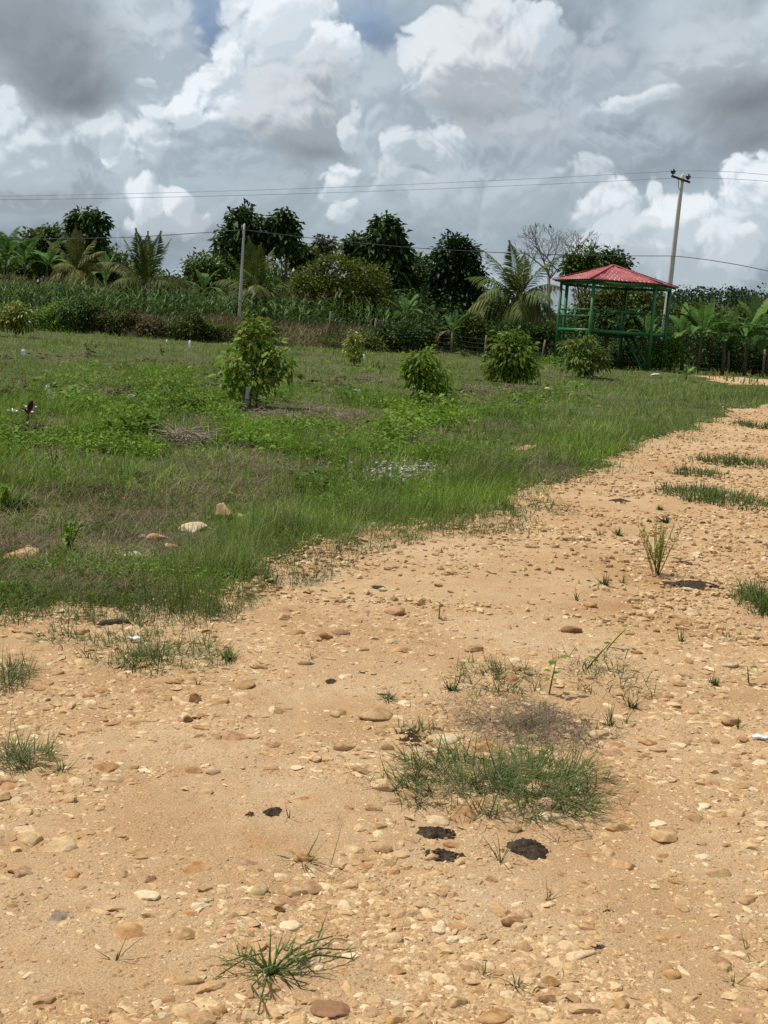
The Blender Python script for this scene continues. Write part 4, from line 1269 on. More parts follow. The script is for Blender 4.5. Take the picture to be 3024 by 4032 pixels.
bush('rounded green shrub on the dry mound right of the big sapling', 60, [(1310, 1345, 36, 26), (1280, 1355, 26, 20)], 60, 13, .13, .1, 'leaf_mid')
bush('dark shrub on the dry mound below the pale banana plant', 61, [(1560, 1315, 66, 46), (1500, 1330, 50, 40), (1620, 1320, 60, 50), (1560, 1360, 70, 24)], 260, 15, .16, .15, 'leaf_dark')
bush('dark green shrub left of the first wooden fence post', 62, [(1690, 1320, 60, 60), (1650, 1350, 50, 36), (1730, 1350, 40, 40)], 220, 15, .16, .15, 'leaf_dark')
bush('dense dark shrub between the first two wooden fence posts', 62.5, [(1850, 1300, 56, 60), (1830, 1360, 60, 34), (1885, 1345, 40, 44)], 240, 15, .17, .15, 'leaf_mid')
bush('dark shrub behind the dense round sapling', 63, [(1980, 1330, 60, 50), (2080, 1330, 60, 50), (2140, 1320, 40, 50)], 240, 15, .17, .15, 'leaf_dark')
bush('bright green shrub at the foot of the tall concrete pole', 61, [(2600, 1385, 42, 30), (2640, 1370, 36, 34), (2570, 1400, 30, 26), (2620, 1420, 50, 24)], 180, 14, .15, .13, 'weed')
bush('dark thicket bush under the pavilion platform', 65, [(2330, 1390, 60, 60), (2420, 1390, 60, 60), (2480, 1400, 40, 50)], 260, 15, .17, .15, 'leaf_dark')
bush('dark shrub behind the barbed wire at the right', 64, [(2800, 1400, 70, 60), (2900, 1400, 70, 60), (3000, 1400, 60, 60)], 280, 15, .18, .16, 'leaf_dark')

for k, (lb, lobes, mt) in enumerate([
        ('dark leafy hedge bush right behind the yellow green sapling', [(60, 1240, 60, 40), (10, 1235, 60, 46), (110, 1265, 50, 36)], 'leaf_mid'),
        ('tall green vine bush in the hedge under the maize, third clump', [(275, 1215, 46, 34), (330, 1210, 46, 34), (300, 1245, 50, 30)], 'maize'),
        ('wide low green bush at the base of the hedge, left part', [(180, 1300, 70, 16), (270, 1308, 60, 16), (110, 1298, 60, 14)], 'weed'),
        ('olive brown bush on the bank between the reddish heap and bushy shrub', [(600, 1290, 50, 36), (570, 1310, 40, 26), (640, 1300, 40, 30)], 'leaf_brown'),
        ('dry olive bush at the foot of the bank left of the big sapling', [(850, 1310, 46, 36), (890, 1320, 40, 30), (820, 1330, 40, 20)], 'leaf_olive'),
        ('tall leafy weeds on the bank behind the big sapling', [(1000, 1300, 60, 40), (1060, 1310, 50, 40), (950, 1320, 40, 30)], 'leaf_mid'),
        ('green shrub at the right end of the dry mound', [(1440, 1350, 40, 30), (1475, 1365, 36, 22), (1420, 1375, 40, 14)], 'leaf_olive')]):
    bush(lb, 59.8, lobes, 150, 14, .14, .13, mt)

# maize
def maize_np(P, Hh, s=1.0):
    prts = []
    n = len(P)
    v, q, t = blades_np(P, Hh, np.full(n, .035) * s, RNG.uniform(0, 6.28, n), np.abs(RNG.normal(.04, .04, n)), np.zeros(n), 2); prts.append((v, q, t))
    for k in range(9):
        b = P + np.stack([np.zeros(n), np.zeros(n), Hh * (.18 + .08 * k)], 1)
        v, q, t = blades_np(b, Hh * RNG.uniform(.32, .48, n), RNG.uniform(.055, .085, n) * s, RNG.uniform(0, 6.28, n), RNG.uniform(.3, .7, n), RNG.uniform(.9, 2.0, n), 3); prts.append((v, q, t))
    return join_np(prts)


def tassel_np(P, Hh):
    prts = []
    for k in range(4):
        b = P + np.stack([np.zeros(len(P)), np.zeros(len(P)), Hh * .96], 1)
        prts.append(blades_np(b, RNG.uniform(.18, .32, len(P)), np.full(len(P), .022), RNG.uniform(0, 6.28, len(P)), RNG.uniform(.05, .5, len(P)), RNG.uniform(.2, .7, len(P)), 2))
    return join_np(prts)


protos = []
for k in range(6):
    Hh = np.array([1.28 + .09 * k]); v, q, t = maize_np(np.zeros((1, 3)), Hh)
    v2, q2, t2 = tassel_np(np.zeros((1, 3)), Hh)
    me = mesh_np('maize_plant', np.vstack([v, v2]), [np.vstack([q, q2 + len(v)]), np.vstack([t, t2 + len(v)])], None, False,
                 [M['maize'], M['tassel']], [0] * len(q) + [1] * len(q2) + [0] * len(t) + [1] * len(t2))
    protos.append(me)


def maize_ok(x, y):
    px, py = proj(np.array([x, y, 1.0]))
    return -150 < px < 1540


for row in range(4):
    x = -27.0
    while x < 2.5:
        x += random.uniform(.36, .5)
        y = 63.6 + row * .9 + random.gauss(0, .1) + .02 * x
        if not maize_ok(x, y) or random.random() < (.08 if x < -6 else .25): continue
        o = link('maize_plant', random.choice(protos), None, (x, y, float(ground_h(x, y))))
        sc = random.uniform(.85, 1.25) * (.8 + .4 * float(fbm(x * .5, y * .5, 44)))
        o.scale = (sc, sc, sc); o.rotation_euler = (random.gauss(0, .04), random.gauss(0, .04), random.uniform(0, 6.28))
        tag(o, 'green maize plant in the front rows of the maize plot above the bank', 'maize plant', 'maize plants in the front rows')
n = 1500
X = RNG.uniform(-31, 2.5, n); Y = RNG.uniform(67.2, 75, n)
P = np.stack([X, Y, ground_h(X, Y) + .05], 1)
Hh = RNG.uniform(1.25, 1.85, n)
v, q, t = maize_np(P, Hh, 1.1)
tag(link('maize_crop', mesh_np('maize_crop', v, [q, t], M['maize'])), 'maize crop standing behind the front rows', 'maize', kind='stuff')
v, q, t = tassel_np(P, Hh)
tag(link('maize_tassels', mesh_np('maize_tassels', v, [q, t], M['tassel'])), 'dry straw coloured tassels over the maize crop', 'maize', kind='stuff')

# ------------------------------------------------------------------ pavilion: hexagonal raised lookout with a red sheet roof
GD = 60.0
gc = at(np.array(2404.0), np.array(1400.0), GD); gx, gy = gc[0], GD
gz = float(ground_h(gx, gy)); gb = np.array([gx, gy, gz])
s_ = GD / F
HD = 1.9; HE = 4.22; HA = 5.0
# corners: front right, front left, left, rear left, rear right, right
cor = [np.array([x_, y_, 0.0]) for x_, y_ in ((1.53, -1.75), (-1.53, -2.45), (-2.72, .1), (-2.2, 1.75), (.95, 2.55), (2.78, .75))]
ang = [math.atan2(c[1], c[0]) for c in cor]
pav = empty('pavilion', gb, 'raised hexagonal green metal pavilion with a red corrugated roof', 'pavilion')
for k, c in enumerate(cor):
    m = MB(); zb = float(ground_h(gx + c[0], gy + c[1])) - gz
    m.bar(c + [0, 0, zb - .1], c + [0, 0, HE - .06], .13, .13, (math.cos(ang[k]), math.sin(ang[k]), 0))
    m.build('post', M['green_paint'], pav)
m = MB()
for k in range(6):
    a, b = cor[k], cor[(k + 1) % 6]
    t = unit(b - a)
    m.bar(a + t * .068 + [0, 0, HE - .14], b - t * .068 + [0, 0, HE - .14], .07, .12)
m.build('top_beam', M['green_paint'], pav)
# roof: six corrugated slopes with real thickness, bare metal below
apex = np.array([-.25, .15, HA]); ov = 1.17
rc = [np.array([c[0] * ov, c[1] * ov, HE - .02]) for c in cor]
for name_, mat_, dz, both in (('roof', 'red_sheet', .012, True),):
    V = []; Q = []; T = []; nvt = 0
    for k in range(6):
        a, b = rc[k], rc[(k + 1) % 6]
        nn = 44; mm = 8
        grid = []
        nrm = unit(np.cross(b - a, apex - a)); nrm = nrm * np.sign(nrm[2])
        for j in range(mm + 1):
            f = j / mm
            for i in range(nn + 1):
                g_ = i / nn
                p = (a * (1 - g_) + b * g_) * (1 - f) + apex * f
                # ribs run up the slope
                along = (p - (a + b) / 2) @ unit(b - a)
                p = p + nrm * (.028 * math.sin(along * 2 * PI / .21) + .03)
                if f > .55: p = p + nrm * .045     # upper sheet laps over the lower one
                grid.append(p)
        grid = np.array(grid); th = grid - nrm * .012
        i0 = (np.arange(mm)[:, None] * (nn + 1) + np.arange(nn)[None]).ravel()
        q0 = np.stack([i0, i0 + 1, i0 + nn + 2, i0 + nn + 1], 1)
        kk = len(grid)
        e = np.arange(nn)
        edge = np.stack([e, e + kk, e + 1 + kk, e + 1], 1)
        V += [grid, th]; Q += [q0 + nvt, q0[:, ::-1] + kk + nvt, edge + nvt]; nvt += 2 * kk
    Qs = np.vstack(Q)
    roof = link('roof', mesh_np('roof', np.vstack(V), [Qs], M['red_sheet'], True), pav)
mi = np.concatenate([np.concatenate([np.zeros(len(Q[3 * k])), np.ones(len(Q[3 * k + 1])), np.zeros(len(Q[3 * k + 2]))]) for k in range(6)]).astype(np.int32)
roof.data.materials.append(M['under_sheet']); roof.data.polygons.foreach_set('material_index', mi)
m = MB()
for k in range(6):
    m.bar(rc[k] + [0, 0, .075], apex + [0, 0, .13], .16, .02)
m.build('ridge_cap', M['red_sheet'], roof)
m = MB()
for k in range(6):
    m.bar(cor[k] * 1.12 + [0, 0, HE - .05], apex + [0, 0, -.12], .06, .09)
    for f in (.35, .68):
        a = (cor[k] * 1.1 + [0, 0, HE - .08]) * (1 - f) + (apex - [0, 0, .15]) * f; b = (cor[(k + 1) % 6] * 1.1 + [0, 0, HE - .08]) * (1 - f) + (apex - [0, 0, .15]) * f
        m.bar(a, b, .05, .06)
m.build('rafters', M['dark_green_paint'], pav)
# platform
m = MB()
hexv = np.array([c * .985 for c in cor])
m.add(np.vstack([hexv + [0, 0, HD - .05], hexv + [0, 0, HD]]),
      [[k, (k + 1) % 6, 6 + (k + 1) % 6, 6 + k] for k in range(6)] + [[6, 7, 8, 9], [6, 9, 10, 11], [3, 2, 1, 0], [5, 4, 3, 0]])
m.build('platform', M['dark_green_paint'], pav)
m = MB()
for k in range(6):
    a, b = cor[k], cor[(k + 1) % 6]; t = unit(b - a)
    m.bar(a + t * .068 + [0, 0, HD - .07], b - t * .068 + [0, 0, HD - .07], .06, .15)
for k in range(3):
    m.bar(cor[k] * .93 + [0, 0, HD - .13 - .07 * k], cor[(k + 3) % 6] * .93 + [0, 0, HD - .13 - .07 * k], .06, .07)
m.build('platform_beam', M['green_paint'], pav)
m = MB()
for k in range(6):
    if k == 5: continue            # the side by the ladder stays open
    a, b = cor[k], cor[(k + 1) % 6]; t = unit(b - a)
    for hh_ in ((.92,) if k in (0, 4) else (.92, .62)):
        if k == 0: continue
        m.bar(a + t * .066 + [0, 0, HD + hh_], b - t * .066 + [0, 0, HD + hh_], .045)
    if k != 0: m.bar((a + b) / 2 + [0, 0, HD + .001], (a + b) / 2 + [0, 0, HD + .895], .05)
m.bar(cor[5] + unit(cor[0] - cor[5]) * .066 + [0, 0, HD + .75], cor[0] - unit(cor[0] - cor[5]) * .066 + [0, 0, HD + .75], .045)
m.bar(cor[0] + unit(cor[1] - cor[0]) * .066 + [0, 0, HD + .92], cor[1] - unit(cor[1] - cor[0]) * .066 + [0, 0, HD + .92], .045)
m.bar((cor[0] + cor[1]) / 2 + [0, 0, HD + .001], (cor[0] + cor[1]) / 2 + [0, 0, HD + .895], .05)
m.build('railing', M['green_paint'], pav)
# ladder down from under the platform towards the right
m = MB()
la, lb = np.array([.75, .35, HD - .02]), np.array([1.75, -.55, -.05])
sd_ = unit(np.cross(lb - la, [0, 0, 1.0])) * .32
for sg in (-1, 1): m.bar(la + sd_ * sg, lb + sd_ * sg, .05, .13)
lad = m.build('ladder', M['green_paint'], pav)
for f in np.linspace(.1, .92, 8):
    r_ = MB(); c = la * (1 - f) + lb * f
    r_.bar(c - sd_ * .92, c + sd_ * .92, .18, .035); r_.build('rung', M['dark_green_paint'], lad)

# ------------------------------------------------------------------ utility poles and lines
def pole(label, D, bpx, tpx, r0, r1, name='utility_pole'):
    b = base_pt(bpx[0], D); t0_ = at(np.array(float(tpx[0])), np.array(float(tpx[1])), D)
    bb = at(np.array(float(bpx[0])), np.array(float(bpx[1])), D)
    b = bb + (bb - t0_) / (t0_[2] - bb[2]) * (bb[2] - b[2])
    root = empty(name, b, label, 'pole', 'concrete poles of the power line')
    m = MB(); n = 10
    pts = np.array([b + (t0_ - b) * f for f in np.linspace(-.02, 1, n)]) - b
    rad = np.linspace(r0, r1, n)
    v = []
    for p, r in zip(pts, rad):
        c = r * .28
        for x, y in ((-r, -r + c), (-r + c, -r), (r - c, -r), (r, -r + c), (r, r - c), (r - c, r), (-r + c, r), (-r, r - c)): v.append(p + [x, y, 0])
    v.append(pts[-1] + [0, 0, r1 * 1.1])
    q = [[i * 8 + j, i * 8 + (j + 1) % 8, (i + 1) * 8 + (j + 1) % 8, (i + 1) * 8 + j] for i in range(n - 1) for j in range(8)]
    t = [[(n - 1) * 8 + j, (n - 1) * 8 + (j + 1) % 8, n * 8] for j in range(8)]
    m.add(v, q, t); m.build('shaft', M['concrete'], root)
    return root, b, t0_


pr, pb_, pt_ = pole('tall leaning concrete power pole with a crossarm behind the pavilion', 66, (2607, 1375), (2688, 690), .16, .085)
u_ = unit(pt_ - pb_)
ca = at(np.array(2641.0), np.array(694.0), 66) - pb_; cb_ = at(np.array(2715.0), np.array(719.0), 66) - pb_
ca = ca + [0, -.16, 0]; cb_ = cb_ + [0, -.10, 0]
m = MB(); m.bar(ca, cb_, .12, .10); m.build('crossarm', M['wood_dark'], pr)
m = MB(); m.tube(np.array([ca * .62 + cb_ * .38 + [0, -.02, -.06], (ca * .45 + cb_ * .55) + [-.12, .02, -.42], (ca * .42 + cb_ * .58) + [.0, .06, -.62]]), .018, 5); m.build('brace', M['cable'], pr)
INS = []
for f in (.07, .88):
    c = ca * (1 - f) + cb_ * f; m = MB()
    prof = [(.03, .05), (.03, .12), (.07, .13), (.14, .17), (.10, .22), (.16, .25), (.12, .31), (.06, .34), (.07, .38), (.03, .40)]
    pts = np.array([c + [0, 0, z] for r, z in prof])
    th_ = np.arange(10) * 2 * PI / 10
    vv = np.array([[c[0] + r * math.cos(a), c[1] + r * math.sin(a), c[2] + z] for r, z in prof for a in th_])
    vv = np.vstack([vv, [c + [0, 0, .40]], [c + [0, 0, .05]]])
    k_ = len(prof)
    m.add(vv, [[i * 10 + j, i * 10 + (j + 1) % 10, (i + 1) * 10 + (j + 1) % 10, (i + 1) * 10 + j] for i in range(k_ - 1) for j in range(10)],
          [[(k_ - 1) * 10 + j, (k_ - 1) * 10 + (j + 1) % 10, k_ * 10] for j in range(10)] + [[(j + 1) % 10, j, k_ * 10 + 1] for j in range(10)])
    m.build('insulator', M['ceramic'], pr, True); INS.append(pb_ + c + [0, 0, .40])
pr2, pb2, pt2 = pole('short pale concrete pole standing in the maize on the left', 66, (944, 1215), (962, 884), .088, .052)
m = MB(); m.bar(pt2 - pb2 + [-.16, 0, -.75], pt2 - pb2 + [-.02, 0, -.75], .03); m.build('bracket', M['cable'], pr2)


def line(name, label, pts_px, r, mat, anchors=None, cat='power line', group='overhead lines'):
    pts = [at(np.array(float(a)), np.array(float(b)), D) for a, b, D in pts_px]
    P = np.array(pts)
    # smooth curve through the given points
    t = np.linspace(0, 1, len(P)); tt = np.linspace(0, 1, 60)
    xs = np.interp(tt, t, P[:, 0]); ys = np.interp(tt, t, P[:, 1])
    zc = np.polyfit(P[:, 0], P[:, 2], min(2, len(P) - 1)) if len(P) > 2 else None
    zs = np.interp(tt, t, P[:, 2]) if zc is None else np.polyval(zc, xs)
    m = MB(); m.tube(np.stack([xs, ys, zs], 1) - P[0], r, 4)
    o = m.build(name, M[mat]); o.location = P[0]
    return tag(o, label, cat, group)


line('power_line', 'upper thin power line from the left insulator of the crossarm to the left', [(2643, 674, 66), (1300, 740, 70), (0, 770, 74), (-500, 775, 75)], .009, 'wire')
line('power_line', 'lower thin power line from the right insulator of the crossarm to the left', [(2700, 698, 66), (1300, 760, 70), (0, 785, 74), (-500, 786, 75)], .009, 'wire')
line('power_line', 'upper thin power line running right from the left insulator of the crossarm', [(2643, 674, 66), (3024, 689, 60), (3500, 716, 52)], .009, 'wire')
line('power_line', 'lower thin power line running right from the right insulator of the crossarm', [(2700, 698, 66), (3024, 714, 60), (3500, 742, 52)], .009, 'wire')
line('power_line', 'dark thick cable strung from the short pole to the middle of the tall pole', [(956, 905, 65.9), (1600, 972, 67), (2150, 1003, 66.4), (2651, 1007, 65.9)], .018, 'cable')
line('power_line', 'dark thick cable dropping to the right from the middle of the tall pole', [(2651, 1007, 65.9), (2830, 1033, 62), (3024, 1064, 58), (3400, 1128, 50)], .018, 'cable')
line('power_line', 'dark thick cable running left from the short pole past the palms', [(956, 905, 65.9), (500, 935, 70), (0, 942, 72), (-400, 940, 74)], .018, 'cable')

# birds
def bird(label, p, sc, rz):
    m = MB(); bv, bf = ico(2)
    m.add(bv * [.5, .28, .32] * sc + [0, 0, .3 * sc], [], bf)
    m.add(bv * [.2, .18, .2] * sc + [.5 * sc, 0, .62 * sc], [], bf)
    m.add(np.array([[.66, -.05, .62], [.66, .05, .62], [.66, 0, .68], [.92, 0, .6]]) * sc, [], [[0, 1, 3], [1, 2, 3], [2, 0, 3], [0, 2, 1]])
    m.add(np.array([[-.4, -.12, .3], [-.4, .12, .3], [-1.15, .16, -.05], [-1.15, -.16, -.05], [-.4, 0, .36], [-1.15, 0, .0]]) * sc, [[0, 1, 2, 3], [4, 1, 2, 5], [4, 5, 3, 0]])
    for sg in (-1, 1): m.tube(np.array([[.0, .1 * sg, .1], [.02, .1 * sg, -.02], [.0, .1 * sg, -.12]]) * sc, .03 * sc, 4)
    o = m.build('bird', M['feather'], None, True); o.location = p + np.array([0, 0, .1 * sc]); o.rotation_euler = (0, -.6, rz)
    return tag(o, label, 'bird')


bird('small dark bird perched on the cable left of the short pole', at(np.array(845.0), np.array(915.0), 66.8), .13, .4)
bird('small dark bird perched in the top of the larger leafless tree', at(np.array(2165.0), np.array(897.0), 75), .2, 2.4)

# ------------------------------------------------------------------ barbed wire fence
FP = [(1300, 1318, 62), (1475, 1340, 61.5), (1630, 1360, 61.5), (1783, 1386, 61), (1916, 1392, 61), (2143, 1405, 61), (2395, 1450, 62), (2657, 1425, 61), (2885, 1450, 61), (3022, 1475, 60), (3200, 1490, 60), (3420, 1500, 60)]
fpos = [base_pt(a, D) for a, b, D in FP]
fo = fpos[0]
fence = empty('wire_fence', fo, 'barbed wire fence on weathered wooden posts along the far edge of the field', 'fence')
tops = []
for k, p in enumerate(fpos):
    hh_ = [1.25, 1.15, 1.05, 1.12, 1.1, 1.12, 1.35, 1.3, 1.2, 1.35, 1.3, 1.3][k]
    m = MB(); ln_ = np.array([random.gauss(0, .06), random.gauss(0, .04), 0])
    m.tube(np.array([p + [0, 0, -.15], p + ln_ * .5 + [0, 0, hh_ * .5], p + ln_ + [0, 0, hh_]]) - fo, [.068, .062, .055], 7)
    m.build('fence_post', M['post_wood'], fence, False); tops.append((p, ln_, hh_))
for f in (.22, .42, .62, .82):
    m = MB(); pts = []
    for k in range(len(tops) - 1):
        (p, l, h_), (p2, l2, h2) = tops[k], tops[k + 1]
        a = p + l * f + [0, -.07, h_ * f]; b = p2 + l2 * f + [0, -.07, h2 * f]
        for g_ in np.linspace(0, 1, 8)[:-1]: pts.append(a * (1 - g_) + b * g_ + [0, 0, -.05 * math.sin(g_ * PI)])
    m.tube(np.array(pts) - fo, .009, 4); m.build('barbed_wire', M['cable'], fence)

bush('low green weeds round the left feet of the pavilion', 59.2, [(2180, 1425, 40, 18), (2230, 1435, 40, 18), (2140, 1425, 30, 16)], 70, 12, .16, .12, 'weed')
bush('low leafy weeds under the ladder of the pavilion', 61.5, [(2470, 1440, 40, 22), (2560, 1445, 50, 20), (2420, 1440, 40, 26)], 90, 12, .16, .12, 'leaf_mid')

# ------------------------------------------------------------------ saplings in the field
def sapling(label, bx, by, lobes, n, per, leaf, clr, mat, stems=((0, 0),), r0=.02, up=.1, droop=.55, slim=.42):
    b = gp(bx, by); D = b[1]
    root = empty('sapling', b, label, 'young tree', 'young trees planted in the field')
    m = MB(); c0 = [at(np.array(float(l[0])), np.array(float(l[1])), D) for l in lobes]
    for sx_, sy_ in stems:
        st = np.array([sx_, sy_, 0.0])
        for j, c in enumerate(c0):
            e = c - b
            p1 = st + [0, 0, e[2] * .25]; p2 = st * .5 + e * [.3, .3, .55]
            m.tube(np.array([st - [0, 0, .05], p1, p2, e]), [r0, r0 * .85, r0 * .5, r0 * .2], 6)
    m.build('trunk', M['bark'], root, True)
    crown(lobes, D, n, per, leaf, clr, M[mat], 'foliage', root, b, droop=droop, slim=slim, six=True, up=up, fill=.15)
    return root, b


sapling('big open sapling with reddish leaf tips beside a grey stake in mid field', 985, 1600,
        [(1010, 1330, 70, 60), (1000, 1275, 40, 34), (930, 1430, 70, 46), (1060, 1420, 66, 60), (1000, 1400, 90, 70), (1110, 1450, 50, 36), (890, 1490, 46, 36), (1000, 1490, 90, 40), (930, 1520, 50, 30), (1080, 1400, 80, 50)],
        112, 9, .145, .09, 'leaf_sap', ((0, 0), (.12, .02)), .012, droop=.35, up=.12, slim=.45)
sapling('small yellowish sapling beside a pale stake in the far middle of the field', 1395, 1440,
        [(1390, 1325, 18, 26), (1380, 1360, 24, 26), (1408, 1375, 24, 22), (1393, 1398, 32, 18), (1398, 1345, 24, 26)], 56, 10, .13, .07, 'leaf_sap_y', r0=.01)
sapling('bright green sapling with a round top beside a grey tube, nearer the road', 1660, 1590,
        [(1680, 1400, 46, 34), (1655, 1440, 60, 40), (1710, 1470, 54, 40), (1640, 1480, 46, 34), (1730, 1510, 40, 30), (1680, 1510, 66, 30), (1610, 1420, 30, 24)],
        95, 11, .135, .075, 'leaf_sap_b', r0=.02)
sapling('dense round green sapling in front of the fence left of the pavilion', 2010, 1505,
        [(2020, 1330, 50, 34), (1985, 1370, 66, 40), (2055, 1375, 58, 44), (2010, 1420, 100, 44), (1950, 1440, 56, 36), (2080, 1435, 48, 40), (1990, 1470, 76, 28), (2050, 1470, 50, 28), (2030, 1400, 90, 50)],
        190, 12, .16, .09, 'leaf_sap_b', r0=.025)
sapling('thin olive sapling right in front of the pavilion posts', 2303, 1488,
        [(2300, 1335, 56, 40), (2250, 1370, 50, 40), (2350, 1375, 54, 42), (2300, 1410, 90, 44), (2240, 1425, 46, 30), (2365, 1430, 44, 28), (2300, 1450, 60, 20)],
        130, 11, .15, .09, 'leaf_sap_o', r0=.024)
sapling('yellow green sapling at the left edge in front of the vine hedge', 62, 1330,
        [(62, 1205, 34, 22), (40, 1235, 50, 30), (90, 1240, 44, 30), (60, 1270, 70, 26), (110, 1275, 36, 22), (10, 1265, 40, 26)],
        110, 10, .16, .10, 'leaf_sap_y', r0=.025)


def sucker(label, bx, by, leaves, scale, mats, name='banana_sucker', cat='banana plant'):
    """a few broad upright leaves from one short stem; leaves: (azimuth, elevation, length, droop)"""
    b = gp(bx, by)
    root = empty(name, b, label, cat)
    m = MB(); hst = .3 * scale
    m.tube([[0, 0, -.05], [0, 0, hst * .6], [0, 0, hst]], [.05 * scale, .045 * scale, .03 * scale], 7); m.build('stem', M['stem'], root, True)
    for k, (a, el, L, dr) in enumerate(leaves):
        d = np.array([math.cos(a) * math.cos(el), math.sin(a) * math.cos(el), math.sin(el)]); pts = [np.array([0, 0, hst])]
        for j in range(8):
            d = d + np.array([0, 0, -dr / 8]); d /= np.linalg.norm(d); pts.append(pts[-1] + d * L / 8)
        pts = np.array(pts); tan = unit(np.gradient(pts, axis=0))
        side = unit(np.cross(tan, [0.2, -1.0, 0.3])) if el > .9 else unit(np.cross(tan, [0, 0, 1.0]))
        nrm = np.cross(side, tan)
        f = np.linspace(0, 1, 9); wd = L * .17 * np.sin(np.clip((f - .12) / .88, 0.02, .99) * PI) ** .6
        A_ = pts - side * wd[:, None] + nrm * wd[:, None] * .3; B_ = pts + side * wd[:, None] + nrm * wd[:, None] * .3
        mb = MB(); mb.add(np.vstack([A_, pts, B_]), [[i, i + 1, 10 + i, 9 + i] for i in range(8)] + [[9 + i, 10 + i, 19 + i, 18 + i] for i in range(8)])
        mb.tube(pts, np.linspace(.02, .004, 9) * scale, 4, cap=False)
        mb.build('leaf', M[mats[k % len(mats)]], root, True)
    return root


sucker('banana sucker with a bright yellow green upright leaf in front of the pavilion', 2236, 1458, [(2.2, 1.25, .95, .25), (3.0, .35, .8, 1.2), (.3, .3, .5, 1.3)], 1.2, ['banana_b', 'banana', 'banana'])
sucker('small bright banana sucker in the grass right of the pavilion', 2700, 1500, [(.5, .9, .55, .6), (2.6, .7, .5, 1.0), (1.5, 1.3, .4, .4), (5.2, .5, .45, 1.0)], .8, ['banana_b', 'banana', 'weed', 'banana'])
sucker('tiny bright leafy plant at the right edge of the road beyond the tufts', 3010, 1690, [(1.0, 1.1, .12, .8), (3.0, .6, .12, 1.0), (5.0, .6, .11, 1.0)], .2, ['banana_b'], 'seedling', 'seedling')
sucker('maroon leaved weed beside the white boards at the left', 110, 1668, [(1.2, 1.0, .2, .6), (2.8, .6, .2, 1.0), (4.4, .8, .18, .6), (5.6, 1.2, .22, .4), (.2, .5, .16, .8)], .4, ['maroon'], 'weed', 'weed')

# ------------------------------------------------------------------ tufts on the road and single plants
def tuft(label, cx, cy, w, d, n, hlen, mat='grass_road', bw=.0045, lean=1.0, name='grass_tuft', stalks=0, dead=0, group='grass tufts on the road', flat=1.0):
    p = gp(cx, cy); pr_, pu = gp(cx + w / 2, cy), gp(cx, cy - d / 2)
    a = abs(pr_[0] - p[0]); b = max(abs(pu[1] - p[1]), a * .35)
    n = int(n * (1.7 if w > 110 else .9)); hlen *= 1.2 if w > 60 else 1.0
    bwf = max(1, np.linalg.norm(p - EYE) / 5.5)
    root = empty(name, p, label, 'grass', group)
    th = RNG.uniform(0, 2 * PI, n); rr_ = np.sqrt(RNG.uniform(0, 1, n)) ** 1.25 * 1.12 if w > 60 else np.sqrt(RNG.uniform(0, 1, n))
    rr_ = rr_ * (.75 + .5 * vnoise(np.cos(th) * 2.2 + cx, np.sin(th) * 2.2 + cy, 4))
    clump = (fbm(np.cos(th) * rr_ * 3.2 + 9, np.sin(th) * rr_ * 3.2 + cx, 2, 2) > .40)
    th, rr_ = th[clump], rr_[clump]; k = len(th)
    x = p[0] + np.cos(th) * rr_ * a; y = p[1] + np.sin(th) * rr_ * b
    P = np.stack([x, y, ground_h(x, y)], 1)
    azz = np.where(RNG.uniform(size=k) < .45, th + RNG.normal(0, .7, k), RNG.uniform(0, 2 * PI, k))
    v, q, t = blades_np(P - p, hlen * RNG.uniform(.45, 1.25, k) * (1.1 - .3 * rr_), bw * bwf * RNG.uniform(.7, 1.3, k), azz, np.abs(RNG.normal(lean, .4, k)) * flat, RNG.normal(.5, .6, k), 3)
    if k < 90:      # few blades: they all spring from one root
        P[:] = p + (P - p) * .25; P[:, 2] = ground_h(P[:, 0], P[:, 1]) - .002
        v, q, t = blades_np(P - p, hlen * RNG.uniform(.45, 1.25, k), bw * bwf * RNG.uniform(.7, 1.3, k), azz, np.abs(RNG.normal(lean * 1.05, .4, k)), RNG.normal(.5, .6, k), 3)
        q = np.where(q % 7 == 0, 0, q); t = np.where(t % 7 == 0, 0, t)
    link('blades', mesh_np('blades', v, [q, t], M[mat]), root)
    if dead:
        th = RNG.uniform(0, 2 * PI, dead); rr_ = np.sqrt(RNG.uniform(0, 1, dead)) ** 1.3 * 1.25 * (.7 + .6 * vnoise(np.cos(th) * 2.5 + cx, np.sin(th) * 2.5 + cy, 6))
        x = p[0] + np.cos(th) * rr_ * a; y = p[1] + np.sin(th) * rr_ * b
        P = np.stack([x, y, ground_h(x, y) + RNG.uniform(.002, .018, dead) * np.clip(1.1 - rr_ ** 2, 0, 1)], 1)
        v, q, t = blades_np(P - p, hlen * RNG.uniform(.4, 1.1, dead), bw * .8 * bwf * np.ones(dead), RNG.uniform(0, 2 * PI, dead), RNG.uniform(1.1, 1.6, dead), RNG.normal(0, .3, dead), 2)
        link('dead_blades', mesh_np('dead_blades', v, [q, t], M['grass_dead']), root)
    if stalks:
        th = RNG.uniform(0, 2 * PI, stalks); rr_ = np.sqrt(RNG.uniform(0, 1, stalks))
        x = p[0] + np.cos(th) * rr_ * a * .9; y = p[1] + np.sin(th) * rr_ * b * .9
        P = np.stack([x, y, ground_h(x, y)], 1)
        v, q, t = blades_np(P - p, hlen * RNG.uniform(1.4, 2.2, stalks), np.full(stalks, .0028 * bwf), RNG.uniform(0, 2 * PI, stalks), RNG.uniform(.2, .8, stalks), RNG.normal(.1, .2, stalks), 3)
        link('stalks', mesh_np('stalks', v, [q, t], M['grass_tall']), root)
    return root


